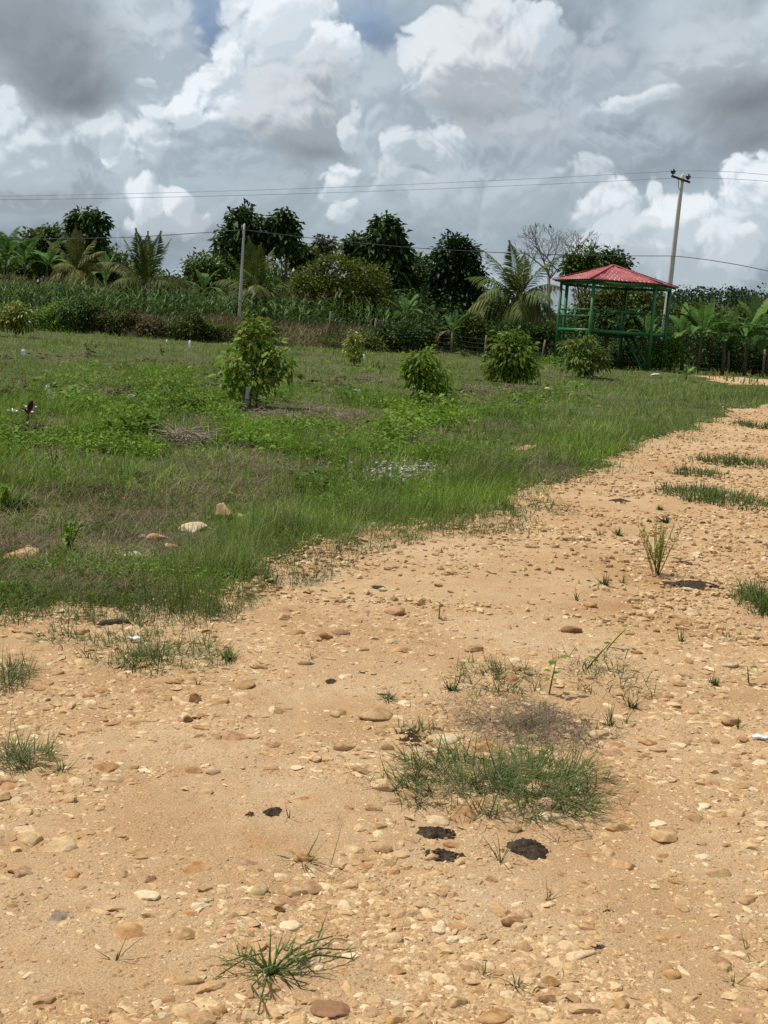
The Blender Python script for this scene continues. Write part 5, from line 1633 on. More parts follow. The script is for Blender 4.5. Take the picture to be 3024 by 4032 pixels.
tuft('largest dark green grass tuft on the road, spreading among stones', 1965, 3100, 800, 250, 1900, .15, stalks=18, dead=600, bw=.005, lean=1.2)
tuft('flat brown mat of dead grass behind the largest green tuft', 2080, 2860, 560, 180, 110, .075, dead=3600, name='dead_grass_mat', bw=.004, stalks=10)
tuft('dense green tuft behind the brown dead mat', 1950, 2680, 340, 110, 560, .09, dead=60)
tuft('low green tuft just left of the dense one behind the brown mat', 1780, 2720, 150, 60, 70, .08)
tuft('sparse creeping green tuft right of the leafy seedling', 2400, 2690, 300, 120, 260, .09)
tuft('green tuft of creeping grass behind the seedling, by the brown stone', 2330, 2600, 260, 70, 120, .08)
tuft('long green tuft in the left foreground below the wooden stick', 620, 2585, 540, 150, 1150, .10, stalks=10, dead=120)
tuft('green tuft with reddish stems left of the white scrap', 250, 2520, 190, 60, 110, .12, stalks=8)
tuft('grass tuft at the left edge below the wooden stick', 30, 2680, 170, 110, 300, .11, stalks=6, dead=120)
tuft('lower grass tuft at the left edge among pinkish stones', 80, 3000, 240, 80, 240, .12, stalks=5, dead=80)
tuft('small dark tuft right of the lower left edge tuft', 245, 3040, 100, 40, 60, .07)
tuft('sprawling dark grass with long runners alone near the bottom of the road', 1070, 3840, 200, 110, 22, .09, bw=.006, lean=1.25)
tuft('grass growing round an orange stone left of the black mound', 1200, 3400, 240, 60, 26, .09, bw=.006, stalks=2, lean=1.2)
tuft('upright green grass shoots between the black mounds', 1970, 3400, 36, 16, 16, .11, bw=.005, lean=.25)
tuft('short green tuft beside the brown crusts', 1530, 2760, 120, 40, 60, .06)
tuft('green sprigs in front of the pale oval stone', 1640, 2885, 190, 40, 90, .07)
tuft('flat green tuft near the road edge grass, middle distance', 1590, 2120, 150, 46, 220, .07)
tuft('wide green grass patch on the right side of the road', 2810, 1965, 330, 60, 1100, .13, bw=.004, lean=.7)
tuft('thin green grass strip across the road on the right', 2750, 1868, 180, 26, 420, .12, bw=.004, lean=.7)
tuft('farther long green grass strip at the right edge of the road', 2900, 1825, 280, 26, 700, .14, bw=.004, lean=.7)
tuft('farthest green grass strip on the right of the road', 2975, 1680, 140, 20, 420, .14, bw=.004, lean=.7)
tuft('bushy grass tuft cut by the right edge of the picture', 3010, 2390, 190, 110, 620, .14, lean=.7, dead=80)
tuft('sparse creeping grass by the road edge, left of the wide patch', 2120, 2005, 290, 44, 240, .09)
tuft('low patch of grass just off the tall grass edge', 1820, 2085, 150, 30, 120, .07)
for k, (cx, cy, w, n, h, lb) in enumerate([
        (2680, 2530, 70, 26, .09, 'thin upright sprig right of the brown stone on the road'), (2865, 2520, 90, 60, .06, 'small dark green tuft near the right edge, upper of two'),
        (2810, 2700, 90, 60, .06, 'small dark green tuft near the right edge, lower of two'), (2490, 2790, 110, 60, .07, 'small green tuft right of the brown dead mat'),
        (2400, 2860, 70, 30, .10, 'upright green sprig at the right end of the dead mat'), (2460, 2850, 60, 26, .08, 'upright green sprig next to a pale stone right of the dead mat'),
        (2380, 2310, 80, 60, .10, 'greyish upright tuft left of the tall spiky weed'), (2450, 2300, 50, 30, .08, 'small upright tuft beside the tall spiky weed'),
        (2905, 2870, 46, 20, .06, 'tiny dark sprig near the white card'), (2270, 2370, 40, 16, .10, 'thin sprig alone on the sand left of the long black patch'),
        (2360, 2110, 60, 40, .08, 'small tuft on the road in front of the short black streak'), (2435, 2110, 70, 60, .08, 'small tuft behind the tall spiky weed, left side'),
        (2620, 2060, 110, 60, .09, 'small tuft behind the tall spiky weed, right side'), (2600, 2010, 60, 40, .08, 'small tuft just left of the wide grass patch'),
        (455, 3790, 30, 7, .10, 'single dark grass spike near the bottom left'), (2030, 3890, 80, 24, .06, 'small green tuft among gravel at the bottom'),
        (1905, 3850, 30, 9, .05, 'tiny dark sprig among the gravel at the bottom'), (2940, 3750, 50, 9, .09, 'thin forked sprig near the bottom right corner'),
        (2160, 3550, 30, 9, .07, 'tiny sprig on the sand in front of the round black mound'), (2890, 3880, 60, 14, .06, 'low dry sprig at the bottom right'),
        (1250, 2930, 30, 7, .04, 'tiny dry sprig on the sand right of the flat tan stones'), (1140, 3230, 40, 8, .06, 'thin curled sprig right of the small black patches'),
        (2080, 2380, 40, 14, .04, 'tiny green sprig on the sand, centre right'), (1230, 2600, 60, 24, .05, 'tiny sprigs beside a tan stone, left of the centre'),
        (780, 2700, 40, 12, .06, 'tiny sprig below the long left tuft'), (900, 2600, 160, 70, .07, 'thin dark tuft at the right end of the long left tuft'),
        (1060, 2290, 200, 60, .06, 'creeping runners reaching out from the tall grass edge'), (1330, 2170, 80, 60, .06, 'low sprigs beside the tall grass edge')]):
    tuft(lb, cx, cy, w, w * .35, n, h, lean=.6)
tuft('stiff spiky agave like clump at the far right of the field', 2850, 1492, 110, 30, 160, .42, mat='grass_tall', bw=.006, lean=.45, name='spiky_clump', group='clumps in the field')
for cx, cy, w, lb in [(1560, 1835, 130, 'leafy grass clump behind the white rubble'), (560, 1790, 0, ''), (510, 1870, 120, 'star shaped broad bladed grass clump on the bare brown ground'),
                      (30, 1990, 130, 'bright broad bladed clump at the left edge of the field')]:
    if w: tuft(lb, cx, cy, w, w * .3, 90, .24, mat='grass_light', bw=.008, lean=.8, name='grass_clump', group='clumps in the field')

# tall spiky weed
b = gp(2588, 2268)
root = empty('spiky_weed', b, 'tall yellow green spiky weed standing alone on the right of the road', 'weed')
m = MB(); pts_ = []
for k in range(15):
    a = RNG.uniform(0, 6.28); L = RNG.uniform(.24, .42); ln_ = RNG.uniform(.05, .5)
    e = np.array([math.cos(a) * math.sin(ln_), math.sin(a) * math.sin(ln_), math.cos(ln_)])
    m.tube(np.array([[0, 0, -.01], e * L * .5 + [0, 0, .01], e * L + [0, 0, -.01]]) + np.append(RNG.normal(0, .012, 2), 0), [.0035, .003, .0016], 5)
    for f in np.linspace(.35, 1, 7): pts_.append(e * L * f)
m.build('stems', M['leaf_sap_y'], root, True)
P = np.array(pts_); n = len(P)
P = np.repeat(P, 3, 0); n = len(P)
v, q, t = blades_np(P, RNG.uniform(.04, .09, n), np.full(n, .005), RNG.uniform(0, 6.28, n), RNG.uniform(.1, .9, n), RNG.normal(.2, .3, n), 2)
link('leaves', mesh_np('leaves', v, [q, t], M['leaf_sap_y']), root)


def seedling(label, bx, by, hpx, leaves, L, mat='leaf_sap_b', lean=(0, 0)):
    b = gp(bx, by); h = hpx * mpp(b)
    root = empty('seedling', b, label, 'seedling', 'leafy seedlings on the road')
    top = np.array([lean[0] * h, lean[1] * h, h])
    m = MB(); m.tube([[0, 0, -.01], top * .5, top], [.004, .0035, .002], 5); m.build('stem', M['leaf_sap_o'], root, True)
    n = leaves; f = np.linspace(.3, 1, n); a = np.arange(n) * 2.4
    C = top * f[:, None]; ax = np.stack([np.cos(a), np.sin(a), .35 + 0 * a], 1)
    v, q, t = leaves_np(C + ax * .01, ax, np.array([0, 0, 1.0]) + RNG.normal(0, .15, (n, 3)), L * RNG.uniform(.6, 1.2, n) * (.5 + .5 * f), L * .5 * (.5 + .5 * f), .3, .12, True)
    link('leaves', mesh_np('leaves', v, [q, t], M[mat]), root)


seedling('small dark leafy seedling alone on the sand in the middle of the road', 1728, 2440, 75, 9, .035, 'leaf_sap_o')
seedling('bright green seedling with large leaves behind the brown dead mat', 2160, 2740, 150, 9, .075, lean=(.12, 0))
seedling('trailing bright green seedling behind the sparse creeping tuft', 2300, 2640, 110, 8, .05, lean=(.9, .3))
seedling('second trailing seedling with glossy leaves reaching right', 2380, 2560, 90, 7, .055, lean=(.9, .2))
seedling('small dark seedling near the right edge beside a pale stone', 2950, 2700, 75, 6, .05, 'leaf_sap_o', lean=(-.2, 0))

# runners of the sprawling grass near the bottom
b = gp(1060, 3845)
root = empty('grass_runner', b, 'long jointed grass runners sprawling from the bottom tuft', 'grass', 'grass tufts on the road')
m = MB(); P = []; A_ = []
for ex, ey in [(1360, 3755), (1310, 3700), (1385, 3790), (1130, 3760), (1180, 3900), (905, 3800), (990, 3900), (870, 3850), (1030, 3950), (1015, 4010), (1190, 3800), (960, 3790), (1240, 3850)]:
    e = gp(ex, ey) - b; e[2] = ground_h(b[0] + e[0], b[1] + e[1]) - b[2] + .012
    mid = e * .55 + [RNG.normal(0, .008), RNG.normal(0, .008), .035]
    q_ = np.array([[0, 0, .004], mid * .5 + [0, 0, .012], mid, e]); m.tube(q_, [.0028, .0026, .0022, .0016], 5)
    for f in (.35, .55, .75, 1.0):
        P.append(q_[0] * (1 - f) + e * f + [0, 0, .03 * math.sin(f * PI)]); A_.append(math.atan2(e[1], e[0]) + RNG.normal(0, .6))
m.build('stem', M['grass_road'], root, True)
P = np.repeat(np.array(P), 2, 0); A_ = np.repeat(np.array(A_), 2) + RNG.normal(0, .5, len(P)); n = len(P)
v, q, t = blades_np(P, RNG.uniform(.035, .075, n), np.full(n, .0055), A_, RNG.uniform(.9, 1.5, n), RNG.normal(.1, .3, n), 2)
link('blades', mesh_np('blades', v, [q, t], M['grass_road']), root)

# ------------------------------------------------------------------ dung and black patches
def mound(label, cx, cy, w, d, hgt, mat='dung', bits=60, cat='dung'):
    p = gp(cx, cy); a = abs(gp(cx + w / 2, cy)[0] - p[0]); b = abs(gp(cx, cy - d / 2)[1] - p[1])
    n, k = 26, 72
    R_, T_ = np.meshgrid(np.linspace(0, 1, n), np.linspace(0, 2 * PI, k, endpoint=False), indexing='ij')
    lob = 1 + .55 * (fbm(np.cos(T_) * 2.2 + cx, np.sin(T_) * 1.6 + cy, 5) - .5) * 2
    x = p[0] + np.cos(T_) * R_ * a * lob; y = p[1] + np.sin(T_) * R_ * b * lob
    g_ = fbm(x * 60, y * 60, 8)
    z = ground_h(x, y) + hgt * (1 - R_ ** 2.2) * (.65 + .7 * fbm(x * 14, y * 14, 7)) * (R_ < .999) + (g_ - .5) * hgt * 1.0 * (1 - R_ ** 4) - .006 * (R_ > .95)
    v = np.stack([x, y, z], -1).reshape(-1, 3) - p
    i = (np.arange(n - 1)[:, None] * k + np.arange(k)[None]); j = (np.arange(n - 1)[:, None] * k + (np.arange(k) + 1) % k)
    q = np.stack([i.ravel(), (i + k).ravel(), (j + k).ravel(), j.ravel()], 1)
    nb = bits * 2; hgt *= .8
    th = RNG.uniform(0, 6.28, nb); rr_ = RNG.uniform(.2, 1.4, nb)
    xx = p[0] + np.cos(th) * rr_ * a; yy = p[1] + np.sin(th) * rr_ * b
    Pb = np.stack([xx, yy, ground_h(xx, yy) + hgt * np.clip(1 - rr_ ** 2, 0, 1) * .9], 1) - p
    v2, q2, t2 = pebbles(Pb, RNG.uniform(.004, .012, nb) * max(1, w / 130), (.3, .7), 1, .2, .6)
    ns = max(6, bits // 3)
    th = RNG.uniform(0, 6.28, ns); rr_ = np.sqrt(RNG.uniform(0, 1.3, ns))
    xx = p[0] + np.cos(th) * rr_ * a; yy = p[1] + np.sin(th) * rr_ * b
    Ps = np.stack([xx, yy, ground_h(xx, yy) + hgt * np.clip(1.05 - rr_ ** 2, .1, 1)], 1) - p
    v3, q3, t3 = blades_np(Ps, RNG.uniform(.02, .06, ns), np.full(ns, .0022 * max(1, np.linalg.norm(p - EYE) / 5)), RNG.uniform(0, 6.28, ns), RNG.uniform(1.2, 1.6, ns), RNG.normal(0, .3, ns), 2)
    o3 = len(v) + len(v2)
    me = mesh_np('dung', np.vstack([v, v2, v3]), [q, q3 + o3, t2 + len(v), t3 + o3], None, False, [M[mat], M['grass_dead']], [0] * len(q) + [1] * len(q3) + [0] * len(t2) + [1] * len(t3))
    o = link('dung', me); o.location = p
    return tag(o, label, cat, 'black patches on the road')


mound('round black crumbly mound right of the green shoots', 2085, 3350, 165, 80, .03, bits=90)
mound('black mound behind the pale stones, left of the round one', 1725, 3290, 170, 60, .022, bits=90)
mound('flat black mound in front, left of the green shoots', 1745, 3375, 200, 60, .012, bits=120)
mound('small black heap in the sand left of the middle', 1072, 3205, 80, 44, .016, bits=60)
mound('tiny black scrap just left of the small black heap', 985, 3212, 50, 24, .010, bits=30)
mound('small black patch beside a cream stone in the middle distance', 1490, 2318, 80, 22, .012, bits=40)
mound('long black patch behind the right edge tuft', 2715, 2312, 225, 42, .03, bits=80)
mound('thin black streak on the far road', 2440, 1975, 90, 14, .02, bits=20)
mound('small black streak beside the tall spiky weed', 2700, 2218, 80, 14, .015, bits=20)
mound('black patch left of the brown-shaded stone above the middle', 1303, 2688, 62, 26, .012, bits=40)
mound('thin black patch behind the brown-shaded stone', 1430, 2652, 74, 14, .008, bits=30)
mound('faint black patch right of the thin one', 1565, 2612, 60, 14, .006, bits=20)
mound('brown crust beside the pale oval stone', 1620, 2910, 150, 80, .010, 'dung_brown', bits=160, cat='crust')
mound('thin brown crust behind the tan boulder', 1520, 2742, 110, 16, .008, 'dung_brown', bits=60, cat='crust')
mound('small brown crust left of the tan cobbles', 1240, 2888, 50, 20, .006, 'dung_brown', bits=30, cat='crust')
mound('loose black crumbs beside the pale stone near the bottom right', 2345, 3735, 95, 36, .008, bits=90)
mound('black crumbs left of the white round stone at lower right', 2400, 3595, 110, 26, .004, bits=70)

# ------------------------------------------------------------------ stones
STONE_COL = {'tan': (.54, .35, .18), 'pale': (.66, .49, .29), 'cream': (.78, .65, .45), 'orange': (.52, .30, .12), 'brown': (.32, .165, .06),
             'pinkish': (.55, .33, .20), 'grey': (.27, .22, .18), 'white': (.72, .70, .66)}
SV, SF = ico(4)


def stone_mesh(seed, flat):
    r = np.random.default_rng(seed); v = SV.copy()
    n1 = np.zeros(len(v))
    for k in range(7):
        ax = unit(r.normal(size=3)); cut = r.uniform(.45, .88); dd = v @ ax
        v = v - np.maximum(dd - cut, 0)[:, None] * ax * .95
    for f, a in ((1.6, .13), (3.4, .05), (9, .014)):
        o = r.uniform(0, 99, 3)
        nz = vnoise(v[:, 0] * f + o[0] + v[:, 2] * f * .7, v[:, 1] * f + o[1] - v[:, 2] * f * .5, seed) + vnoise(v[:, 2] * f + o[2], v[:, 0] * f + o[1] + v[:, 1] * f * .6, seed + 1) - 1
        v = v * (1 + a * nz[:, None])
    v = v * [r.uniform(.95, 1.15), r.uniform(.72, .95), flat]
    v /= (v[:, 0].max() - v[:, 0].min())
    return mesh_np('stone', v, [SF], M['stone'], True)


FLATM = [stone_mesh(100 + k, .34) for k in range(6)]; ROUNDM = [stone_mesh(200 + k, .58) for k in range(6)]; EGGM = [stone_mesh(300, .95), stone_mesh(301, .85)]
LM = [('the largest green tuft', 1965, 3100), ('the round black mound', 2085, 3350), ('the left black mound', 1735, 3330), ('the brown dead grass mat', 2080, 2860), ('the small black heap', 1040, 3205),
      ('the sprawling bottom grass', 1070, 3840), ('the long left tuft', 620, 2585), ('the lower left edge tuft', 80, 3000), ('the bent wooden stick', 446, 2455), ('the tall spiky weed', 2588, 2268),
      ('the white card', 2985, 2918), ('the leafy bright seedling', 2160, 2740), ('the black crumbs at lower right', 2345, 3735), ('the right edge tuft', 3010, 2390), ('the dense tuft', 1950, 2680),
      ('the wide right grass patch', 2810, 1965), ('the long black patch', 2715, 2312), ('the stony grass clump', 1200, 3400), ('the white rubble heap', 1560, 1860), ('the big open sapling', 985, 1600)]
S_USED = {}


def stone(cx, cy, w, col, shape='flat', sink=None, note=None, rz=None, name='stone'):
    p = gp(cx, cy); W = w * mpp(p)
    me = random.choice({'flat': FLATM, 'round': ROUNDM, 'egg': EGGM}[shape])
    o = link(name, me)
    hz = {'flat': .30, 'round': .50, 'egg': .85}[shape]
    sink = {'flat': .36, 'round': .30, 'egg': .05}[shape] if sink is None else sink
    o.location = p + [0, 0, W * hz * (.5 - sink)]
    o.scale = (W * random.uniform(.95, 1.05),) * 3
    o.rotation_euler = (random.gauss(0, .10), random.gauss(0, .10), random.gauss(0, .5) if rz is None else rz)
    c = STONE_COL[col]; j = random.uniform(.88, 1.1); o.color = (c[0] * j, c[1] * j * random.uniform(.96, 1.03), c[2] * j * random.uniform(.92, 1.06), 1)
    lm = min(LM, key=lambda l: math.hypot((l[1] - cx) * .8, (l[2] - cy) * 1.8))
    dx, dy = cx - lm[1], (cy - lm[2]) * 1.8
    rel = ('right of' if dx > 0 else 'left of') if abs(dx) > abs(dy) else ('in front of' if dy > 0 else 'behind')
    size = 'large' if w > 115 else 'small' if w < 60 else ''
    S_USED.setdefault((size, col, shape, rel, lm[0]), []).append((math.hypot(dx, dy), o, note))
    return o


def label_stones():
    for (size, col, shape, rel, lm), lst in S_USED.items():
        lst.sort(key=lambda e: e[0])
        words = ['nearest', 'second nearest', 'third nearest', 'fourth nearest', 'fifth nearest', 'sixth nearest', 'seventh nearest', 'eighth nearest', 'ninth nearest', 'tenth nearest']
        for k, (dd, o, note) in enumerate(lst):
            sh = {'flat': 'flat', 'round': 'rounded', 'egg': 'egg shaped'}[shape]
            lb = ' '.join(f"{(words[k] if k < 10 else 'farther') if len(lst) > 1 else ''} {size} {col} {sh} stone {rel} {lm}".split())
            tag(o, note or lb, 'stone', 'stones in the sandy road')


for row in '''739 2845 42 brown egg|700 2838 60 pinkish flat|926 2905 122 pinkish flat|763 3042 78 tan round|839 3046 60 pale round|853 2905 70 tan flat|940 2702 136 orange flat|958 2755 92 pale flat|767 2766 44 brown egg
1020 2632 64 tan round|434 3075 100 pale flat|347 3050 50 cream flat|22 3085 92 tan round|420 3028 120 orange flat|514 2853 80 orange flat|477 2962 60 orange flat|152 3022 80 orange flat
1731 2915 136 cream flat|1362 2672 54 cream round|1528 2952 50 brown round|1481 2822 160 tan flat|1354 2948 100 tan round|2060 2950 64 cream round|1738 2800 60 pale flat|1203 2616 74 pale round|1336 2817 70 tan round|1904 2952 130 orange flat
2247 2488 90 brown round|2497 2684 36 pale round|2413 2966 100 pinkish flat|2485 2954 82 tan flat|2558 2928 90 orange flat|2373 2932 40 cream round|2537 2985 60 tan round|2546 2446 100 tan flat|2586 2835 74 pale flat|2744 2190 42 cream round
1711 3234 122 cream flat|1504 3103 108 pale round|1609 3138 76 tan round|2162 3226 92 cream round|2250 3262 60 pale round|2285 3262 58 pale round|1546 3440 64 orange round|1597 3423 46 orange round|1985 3376 62 pale round|1998 3416 58 pale round|1892 3390 52 cream flat
2297 3368 60 orange flat|1508 3351 76 tan round|1833 3226 118 orange round|1491 3262 70 tan round|2023 3272 66 tan round|755 3426 150 orange flat|1198 3392 96 orange round|805 3558 68 cream round|1098 3594 46 brown egg|1089 3551 80 tan flat|1022 3516 76 pale round
981 3407 90 pinkish flat|502 3683 138 orange flat|723 3683 100 tan flat|131 3306 130 pale flat|240 3334 156 pale flat|226 3619 92 grey flat|158 3538 80 tan flat|642 4008 60 cream round|606 3384 66 cream flat|583 3470 72 tan round|479 3452 60 tan round
14 3696 46 cream round|140 3696 62 pale flat|100 3628 70 pale flat|154 3955 100 tan flat|194 3981 52 pinkish round|398 3446 52 grey flat|1216 3494 130 tan flat|321 3502 52 pinkish round|551 3768 52 pale flat|2014 3636 98 brown round|1978 3718 66 cream flat
2451 3785 72 cream flat|2106 3803 92 tan round|2318 3655 100 tan flat|2694 3588 60 tan round|2942 3632 52 pale round|2446 3631 62 cream flat|1776 3532 62 pinkish round|2157 3942 90 brown round|1798 3960 96 tan round|1950 4008 150 orange flat|1550 4030 92 orange round
2345 3853 60 pale round|2621 3306 108 tan round|2621 3270 100 tan flat|2836 3444 108 tan flat|2602 3374 80 orange flat|2317 3484 62 orange flat|2299 3369 50 tan flat|2166 3875 86 orange round|2611 3709 66 orange flat|2584 3600 46 tan round|1918 3591 56 pale flat
1640 3060 84 orange round|1470 3190 70 tan round|1340 3360 62 pale flat|1690 3420 58 cream round|1660 3480 70 pale flat|1930 3470 60 tan round|2200 3440 72 tan flat|2480 3420 66 tan round|2730 3230 90 tan flat|2900 3210 100 pale flat|2800 3090 76 pinkish flat
640 2750 70 tan flat|560 2730 80 pinkish flat|870 2770 66 orange round|720 2650 70 orange flat|330 2740 90 tan flat|180 2790 80 pinkish flat|1090 2800 100 tan flat|1180 2890 60 tan flat|300 2880 70 orange flat|1060 3030 80 tan flat
2650 2430 70 tan flat|2480 2350 66 pinkish flat|2820 2450 80 tan flat|2700 2610 70 orange flat|2560 2570 80 tan flat|2420 2560 72 pale flat|2900 2570 70 tan flat|2740 2780 66 tan flat|2960 2790 90 tan flat|2660 2700 80 orange flat|2230 2560 90 pale flat'''.replace('\n', '|').split('|'):
    a_ = row.split(); stone(float(a_[0]), float(a_[1]), float(a_[2]), a_[3], a_[4])
# field edge stones
for cx, cy, w, c, sh, note in [(880, 2040, 66, 'pale', 'egg', 'round pale boulder standing in the tall grass edge'), (620, 2125, 100, 'tan', 'round', 'rounded tan boulder on the bare ground by the long grass'),
                               (752, 2085, 120, 'cream', 'flat', 'long cream slab lying at the left end of the tall grass'), (675, 2160, 64, 'pale', 'round', 'lumpy pale stone in front of the tan boulder'),
                               (560, 2108, 34, 'cream', 'flat', 'small cream stone left of the tan boulder'), (580, 2190, 34, 'pale', 'round', 'small pale stone below the lumpy pale one'),
                               (520, 2182, 90, 'white', 'flat', 'greyish white broken slab on the bare ground at left'), (70, 2190, 150, 'tan', 'flat', 'wide tan slab half buried at the left edge of the field'),
                               (118, 2158, 40, 'pale', 'round', 'small pale stone above the wide tan slab'), (1210, 1965, 60, 'pale', 'flat', 'pale flat stone in the grass behind the boulder'),
                               (1120, 2030, 60, 'cream', 'flat', 'cream stone low in the tall grass, right of the boulder'), (950, 2030, 46, 'cream', 'flat', 'cream stone just right of the round pale boulder'),
                               (1435, 1905, 60, 'tan', 'flat', 'tan stone left of the white rubble heap'), (1445, 1955, 40, 'orange', 'flat', 'small orange stone in the grass below the white rubble'),
                               (2035, 1775, 46, 'cream', 'round', 'cream stone, left of the yellowish stones in the grass near the far road edge'), (2075, 1770, 50, 'tan', 'round', 'tan stone, middle of the yellowish stones in the grass'),
                               (2110, 1768, 46, 'orange', 'round', 'orange stone, right of the yellowish stones in the grass'), (2160, 1535, 34, 'cream', 'round', 'cream stone near the dark clods left of the pavilion'),
                               (2035, 1575, 40, 'cream', 'round', 'cream stone in front of the dark clods'), (1990, 1540, 50, 'tan', 'flat', 'tan stone among the dark clods'),
                               (1840, 2005, 60, 'cream', 'round', 'cream stone at the tall grass edge of the road'), (2580, 1480, 40, 'white', 'flat', 'white stone under the pavilion corner')]:
    stone(cx, cy, w, c, sh, note=note)
# more cobbles of the road, in the gravelly parts
for _ in range(1400):
    if sum(len(x) for x in S_USED.values()) > 285: break
    cx = random.uniform(0, 3024); cy = random.uniform(2380, 4032)
    p = gp(cx, cy)
    if road_amount(p[0], p[1]) < .3 or random.random() > float(gravel_density(np.array([p[0]]), np.array([p[1]]))[0]): continue
    if any(math.hypot(cx - q_[1].get('px', -1e9), (cy - q_[1].get('py', -1e9)) * 1.5) < 70 for l_ in S_USED.values() for q_ in l_): continue
    o = stone(cx, cy, random.uniform(52, 92), random.choice(['tan', 'tan', 'orange', 'pale', 'pinkish', 'orange', 'pale']), random.choice(['flat', 'flat', 'round']))
label_stones()

# ------------------------------------------------------------------ litter, stakes and oddments
def stake(label, bx, by, hpx, wpx, mat, cat='stake'):
    p = gp(bx, by); s = mpp(p); m = MB(); h = hpx * s; r = wpx * s / 2
    ln_ = random.gauss(0, .04)
    m.tube([[0, 0, -.05], [ln_ * h * .5, 0, h * .5], [ln_ * h, 0, h - .01], [ln_ * h, 0, h]], [r, r, r * .96, r * .6], 10)
    o = m.build('marker_stake', M[mat], None, True); o.location = p
    return tag(o, label, cat, 'plastic tubes marking the saplings')


stake('short white plastic tube at the far end of the field, left one', 657, 1358, 18, 6, 'white_plastic')
stake('white plastic tube at the far end of the field, taller right one', 747, 1382, 40, 8, 'white_plastic')
stake('pale tube beside the small yellowish sapling', 1433, 1425, 34, 11, 'white_plastic')
stake('grey tube at the foot of the bright green sapling', 1628, 1570, 50, 14, 'grey_plastic')
stake('grey tube at the foot of the big open sapling', 970, 1605, 78, 17, 'grey_plastic')


def scrap(label, cx, cy, w, h, up_=False, mat='white_plastic', rz=0.0, cat='litter', name='litter', lift=.0):
    p = gp(cx, cy); s = mpp(p); W, Hh = w * s, h * s
    n = 7; g_ = np.linspace(-.5, .5, n); X, Y = np.meshgrid(g_, g_, indexing='ij')
    Z = .14 * (fbm(X * 2.3 + cx, Y * 2.3 + cy, 3) - .5) + .05 * np.sin(X * 9 + cy)
    rag = 1 + 1.3 * (fbm(X * 5 + cy, Y * 5, 4) - .5)
    if up_: v = np.stack([X * W * rag, Z * W, (Y + .5) * Hh * rag], -1)
    else: v = np.stack([X * W * rag, Y * max(Hh * 2.2, W * .5) * rag, Z * W + .02 + .03 * W], -1)
    v = v.reshape(-1, 3); k = len(v)
    i = (np.arange(n - 1)[:, None] * n + np.arange(n - 1)[None]).ravel()
    q = np.stack([i, i + n, i + n + 1, i + 1], 1)
    o = link(name, mesh_np(name, v, [q], M[mat], True))
    so_ = o.modifiers.new('thickness', 'SOLIDIFY'); so_.thickness = .004
    o.location = p + [0, 0, lift]; o.rotation_euler = (0, 0, rz)
    return tag(o, label, cat, 'white scraps in the field')


scrap('upright torn white plastic sheet in the weeds at left, leftmost upright one', 188, 1572, 18, 26, True, lift=.1)
scrap('upright white scrap right of the first torn sheet', 310, 1568, 16, 17, True, lift=.1)
scrap('crumpled white scrap beside the big weeds, right of the upright ones', 520, 1585, 28, 9, True, lift=.1)
scrap('small white scrap lying right of the crumpled one', 328, 1580, 22, 8, lift=.14)
scrap('tiny white scrap left of the big open sapling', 668, 1560, 10, 6, True, lift=.12)
scrap('faded greyish scrap below the torn sheet', 195, 1605, 16, 16, True, 'grey_plastic', lift=.1)
scrap('long white board lying in the weeds at the left edge', 92, 1640, 90, 9, rz=.1, lift=.05)
scrap('second white board beside the maroon weed', 120, 1622, 50, 9, rz=-.2, lift=.06)
scrap('white plastic bag half hidden at the left behind the dark clods', 92, 1405, 16, 24, True, lift=.05)
scrap('white plastic bottle piece lying between the two nearest saplings', 1404, 1565, 26, 14, True, lift=.1)
scrap('tiny white scrap on the grass by the dense round sapling', 1902, 1406, 8, 6, True, lift=.03)
scrap('white scrap caught in the long left tuft on the road', 530, 2532, 44, 14, rz=.4, lift=.01)
scrap('white card lying on the sand at the right edge', 2992, 2918, 58, 10, rz=-.2, lift=.004, name='card', cat='card')
scrap('yellow dead banana leaf lying in the grass right of the pavilion', 2710, 1440, 50, 34, True, 'banana_d', lift=.1, name='dead_leaf', cat='leaf')

# bent stick of wood
p = gp(446, 2462); s = mpp(p); m = MB()
c_ = np.array([[-52, -20, 4], [-40, -8, 12], [-10, 0, 15], [20, 10, 15], [44, 12, 14], [56, 10, 12]]) * s
m.tube(c_ * [1, 2.0, 1], np.array([9, 12, 13, 13, 13, 8]) * s, 9)
o = m.build('wood_stick', M['bark'], None, True); o.location = p; tag(o, 'bent grey piece of wood lying on gravel by the grass', 'wood')

# white rubble heap in the grass
P = ground_at(RNG.normal(1570, 85, 420), RNG.normal(1870, 20, 420)); P[:, 2] += RNG.uniform(-.01, .05, 420)
v, q, t = pebbles(P - P[0], RNG.uniform(.02, .075, 420), (.3, .8), 1, .2, .9)
o = link('rubble_heap', mesh_np('rubble_heap', v, [t], M['rubble'])); o.location = P[0]; tag(o, 'low heap of white broken rubble in the tall grass', 'rubble', kind='stuff')


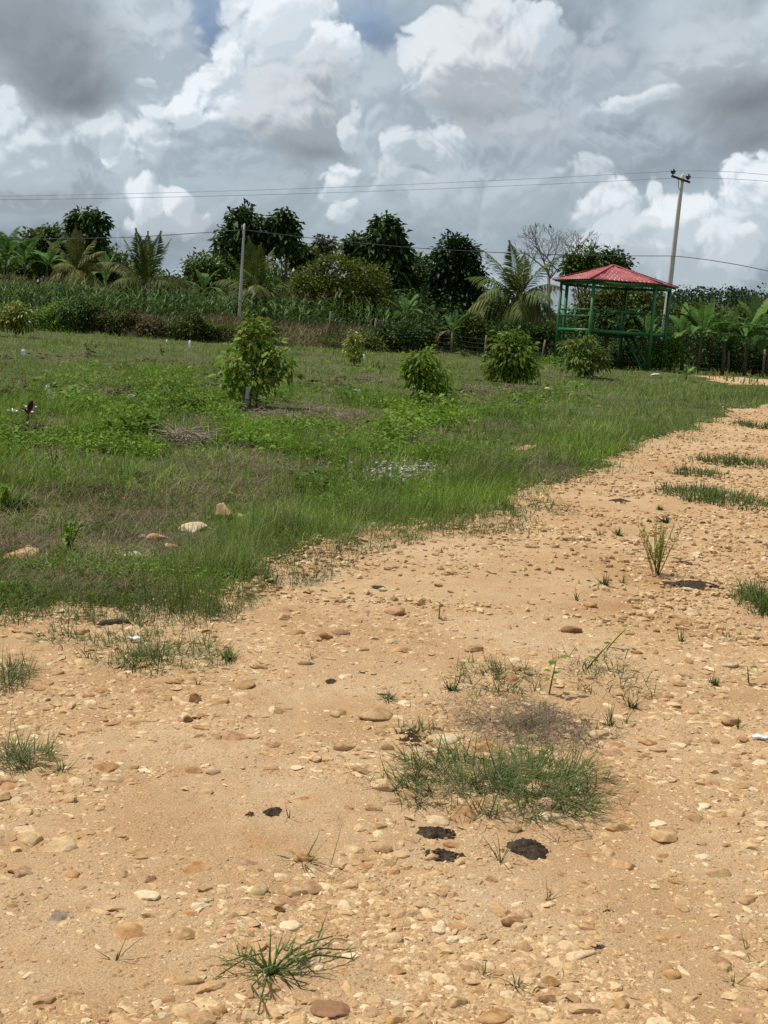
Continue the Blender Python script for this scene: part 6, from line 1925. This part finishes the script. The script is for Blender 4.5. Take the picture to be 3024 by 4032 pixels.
# heap of dead twigs
def brush(label, cx, cy, w, n, L):
    p = gp(cx, cy); a = abs(gp(cx + w / 2, cy)[0] - p[0]); m = MB()
    for k in range(n):
        th = RNG.uniform(0, 6.28); r_ = math.sqrt(RNG.uniform()) * a
        st = np.array([math.cos(th) * r_, math.sin(th) * r_ * 1.4, RNG.uniform(.0, .14)])
        az_ = RNG.uniform(0, 6.28); ll = L * RNG.uniform(.4, 1.2)
        d = np.array([math.cos(az_), math.sin(az_), RNG.uniform(-.1, .5)])
        m.tube(np.array([st, st + d * ll * .5 + RNG.normal(0, .03, 3), st + d * ll + [0, 0, -.06]]), [.006, .005, .003], 4, cap=False)
    o = m.build('brush_pile', M['twig'], None, True); o.location = p
    return tag(o, label, 'brush pile', 'dead brush in the field')


brush('heap of dead pale twigs in the weeds left of the road edge', 740, 1740, 220, 130, .35)
brush('dead grass and twig heap in the middle of the field', 1130, 1660, 240, 70, .3)
brush('dark root ball with twigs beside the clods near the dense sapling', 1880, 1540, 90, 50, .3)
brush('sparse dead stalks by the right foot of the big open sapling', 1330, 1650, 260, 60, .3)

# broad-leaved single weeds
def broad_weed(label, cx, cy, hpx, n, L, mat='weed'):
    p = gp(cx, cy); h = hpx * mpp(p)
    root = empty('broad_weed', p, label, 'weed', 'single broad leaved weeds')
    m = MB(); tips = []
    for k in range(4):
        e = np.array([RNG.normal(0, .35), RNG.normal(0, .35), 1.0]) * h * RNG.uniform(.6, 1); m.tube(np.array([[0, 0, -.02], e * .5, e]), [.006, .005, .002], 5); tips.append(e)
    m.build('stem', M['leaf_sap_o'], root, True)
    C = np.array([tips[k % 4] * RNG.uniform(.3, 1.05) for k in range(n)]); ax = RNG.normal(0, 1, (n, 3)) + [0, 0, .3]
    v, q, t = leaves_np(C, ax, np.array([0, 0, 1.0]) + RNG.normal(0, .3, (n, 3)), L * RNG.uniform(.6, 1.3, n), L * .45 * np.ones(n), .3, .1, True)
    link('foliage', mesh_np('foliage', v, [q, t], M[mat]), root)


broad_weed('leafy weed on the bare ground near the left slab', 270, 2160, 130, 46, .06)
broad_weed('bright broad leaved weed at the left edge of the field, middle height', 12, 2010, 110, 50, .08, 'leaf_sap_b')
broad_weed('upright weed with thin stem on the bare patch at left', 215, 1855, 150, 26, .06, 'leaf_sap_b')
broad_weed('tall dark weed in the pale grass at left', 352, 1400, 60, 26, .14, 'leaf_mid')
broad_weed('bushy weed below the brown bank near the two white tubes', 640, 1400, 40, 20, .10, 'leaf_mid')
broad_weed('leafy weed on the bare brown ground behind the long grass', 430, 1985, 60, 22, .05)
broad_weed('dark bushy weed right of the pale tube', 1500, 1470, 50, 30, .10, 'leaf_mid')
broad_weed('leafy weed right below the big open sapling', 1050, 1570, 90, 60, .08)
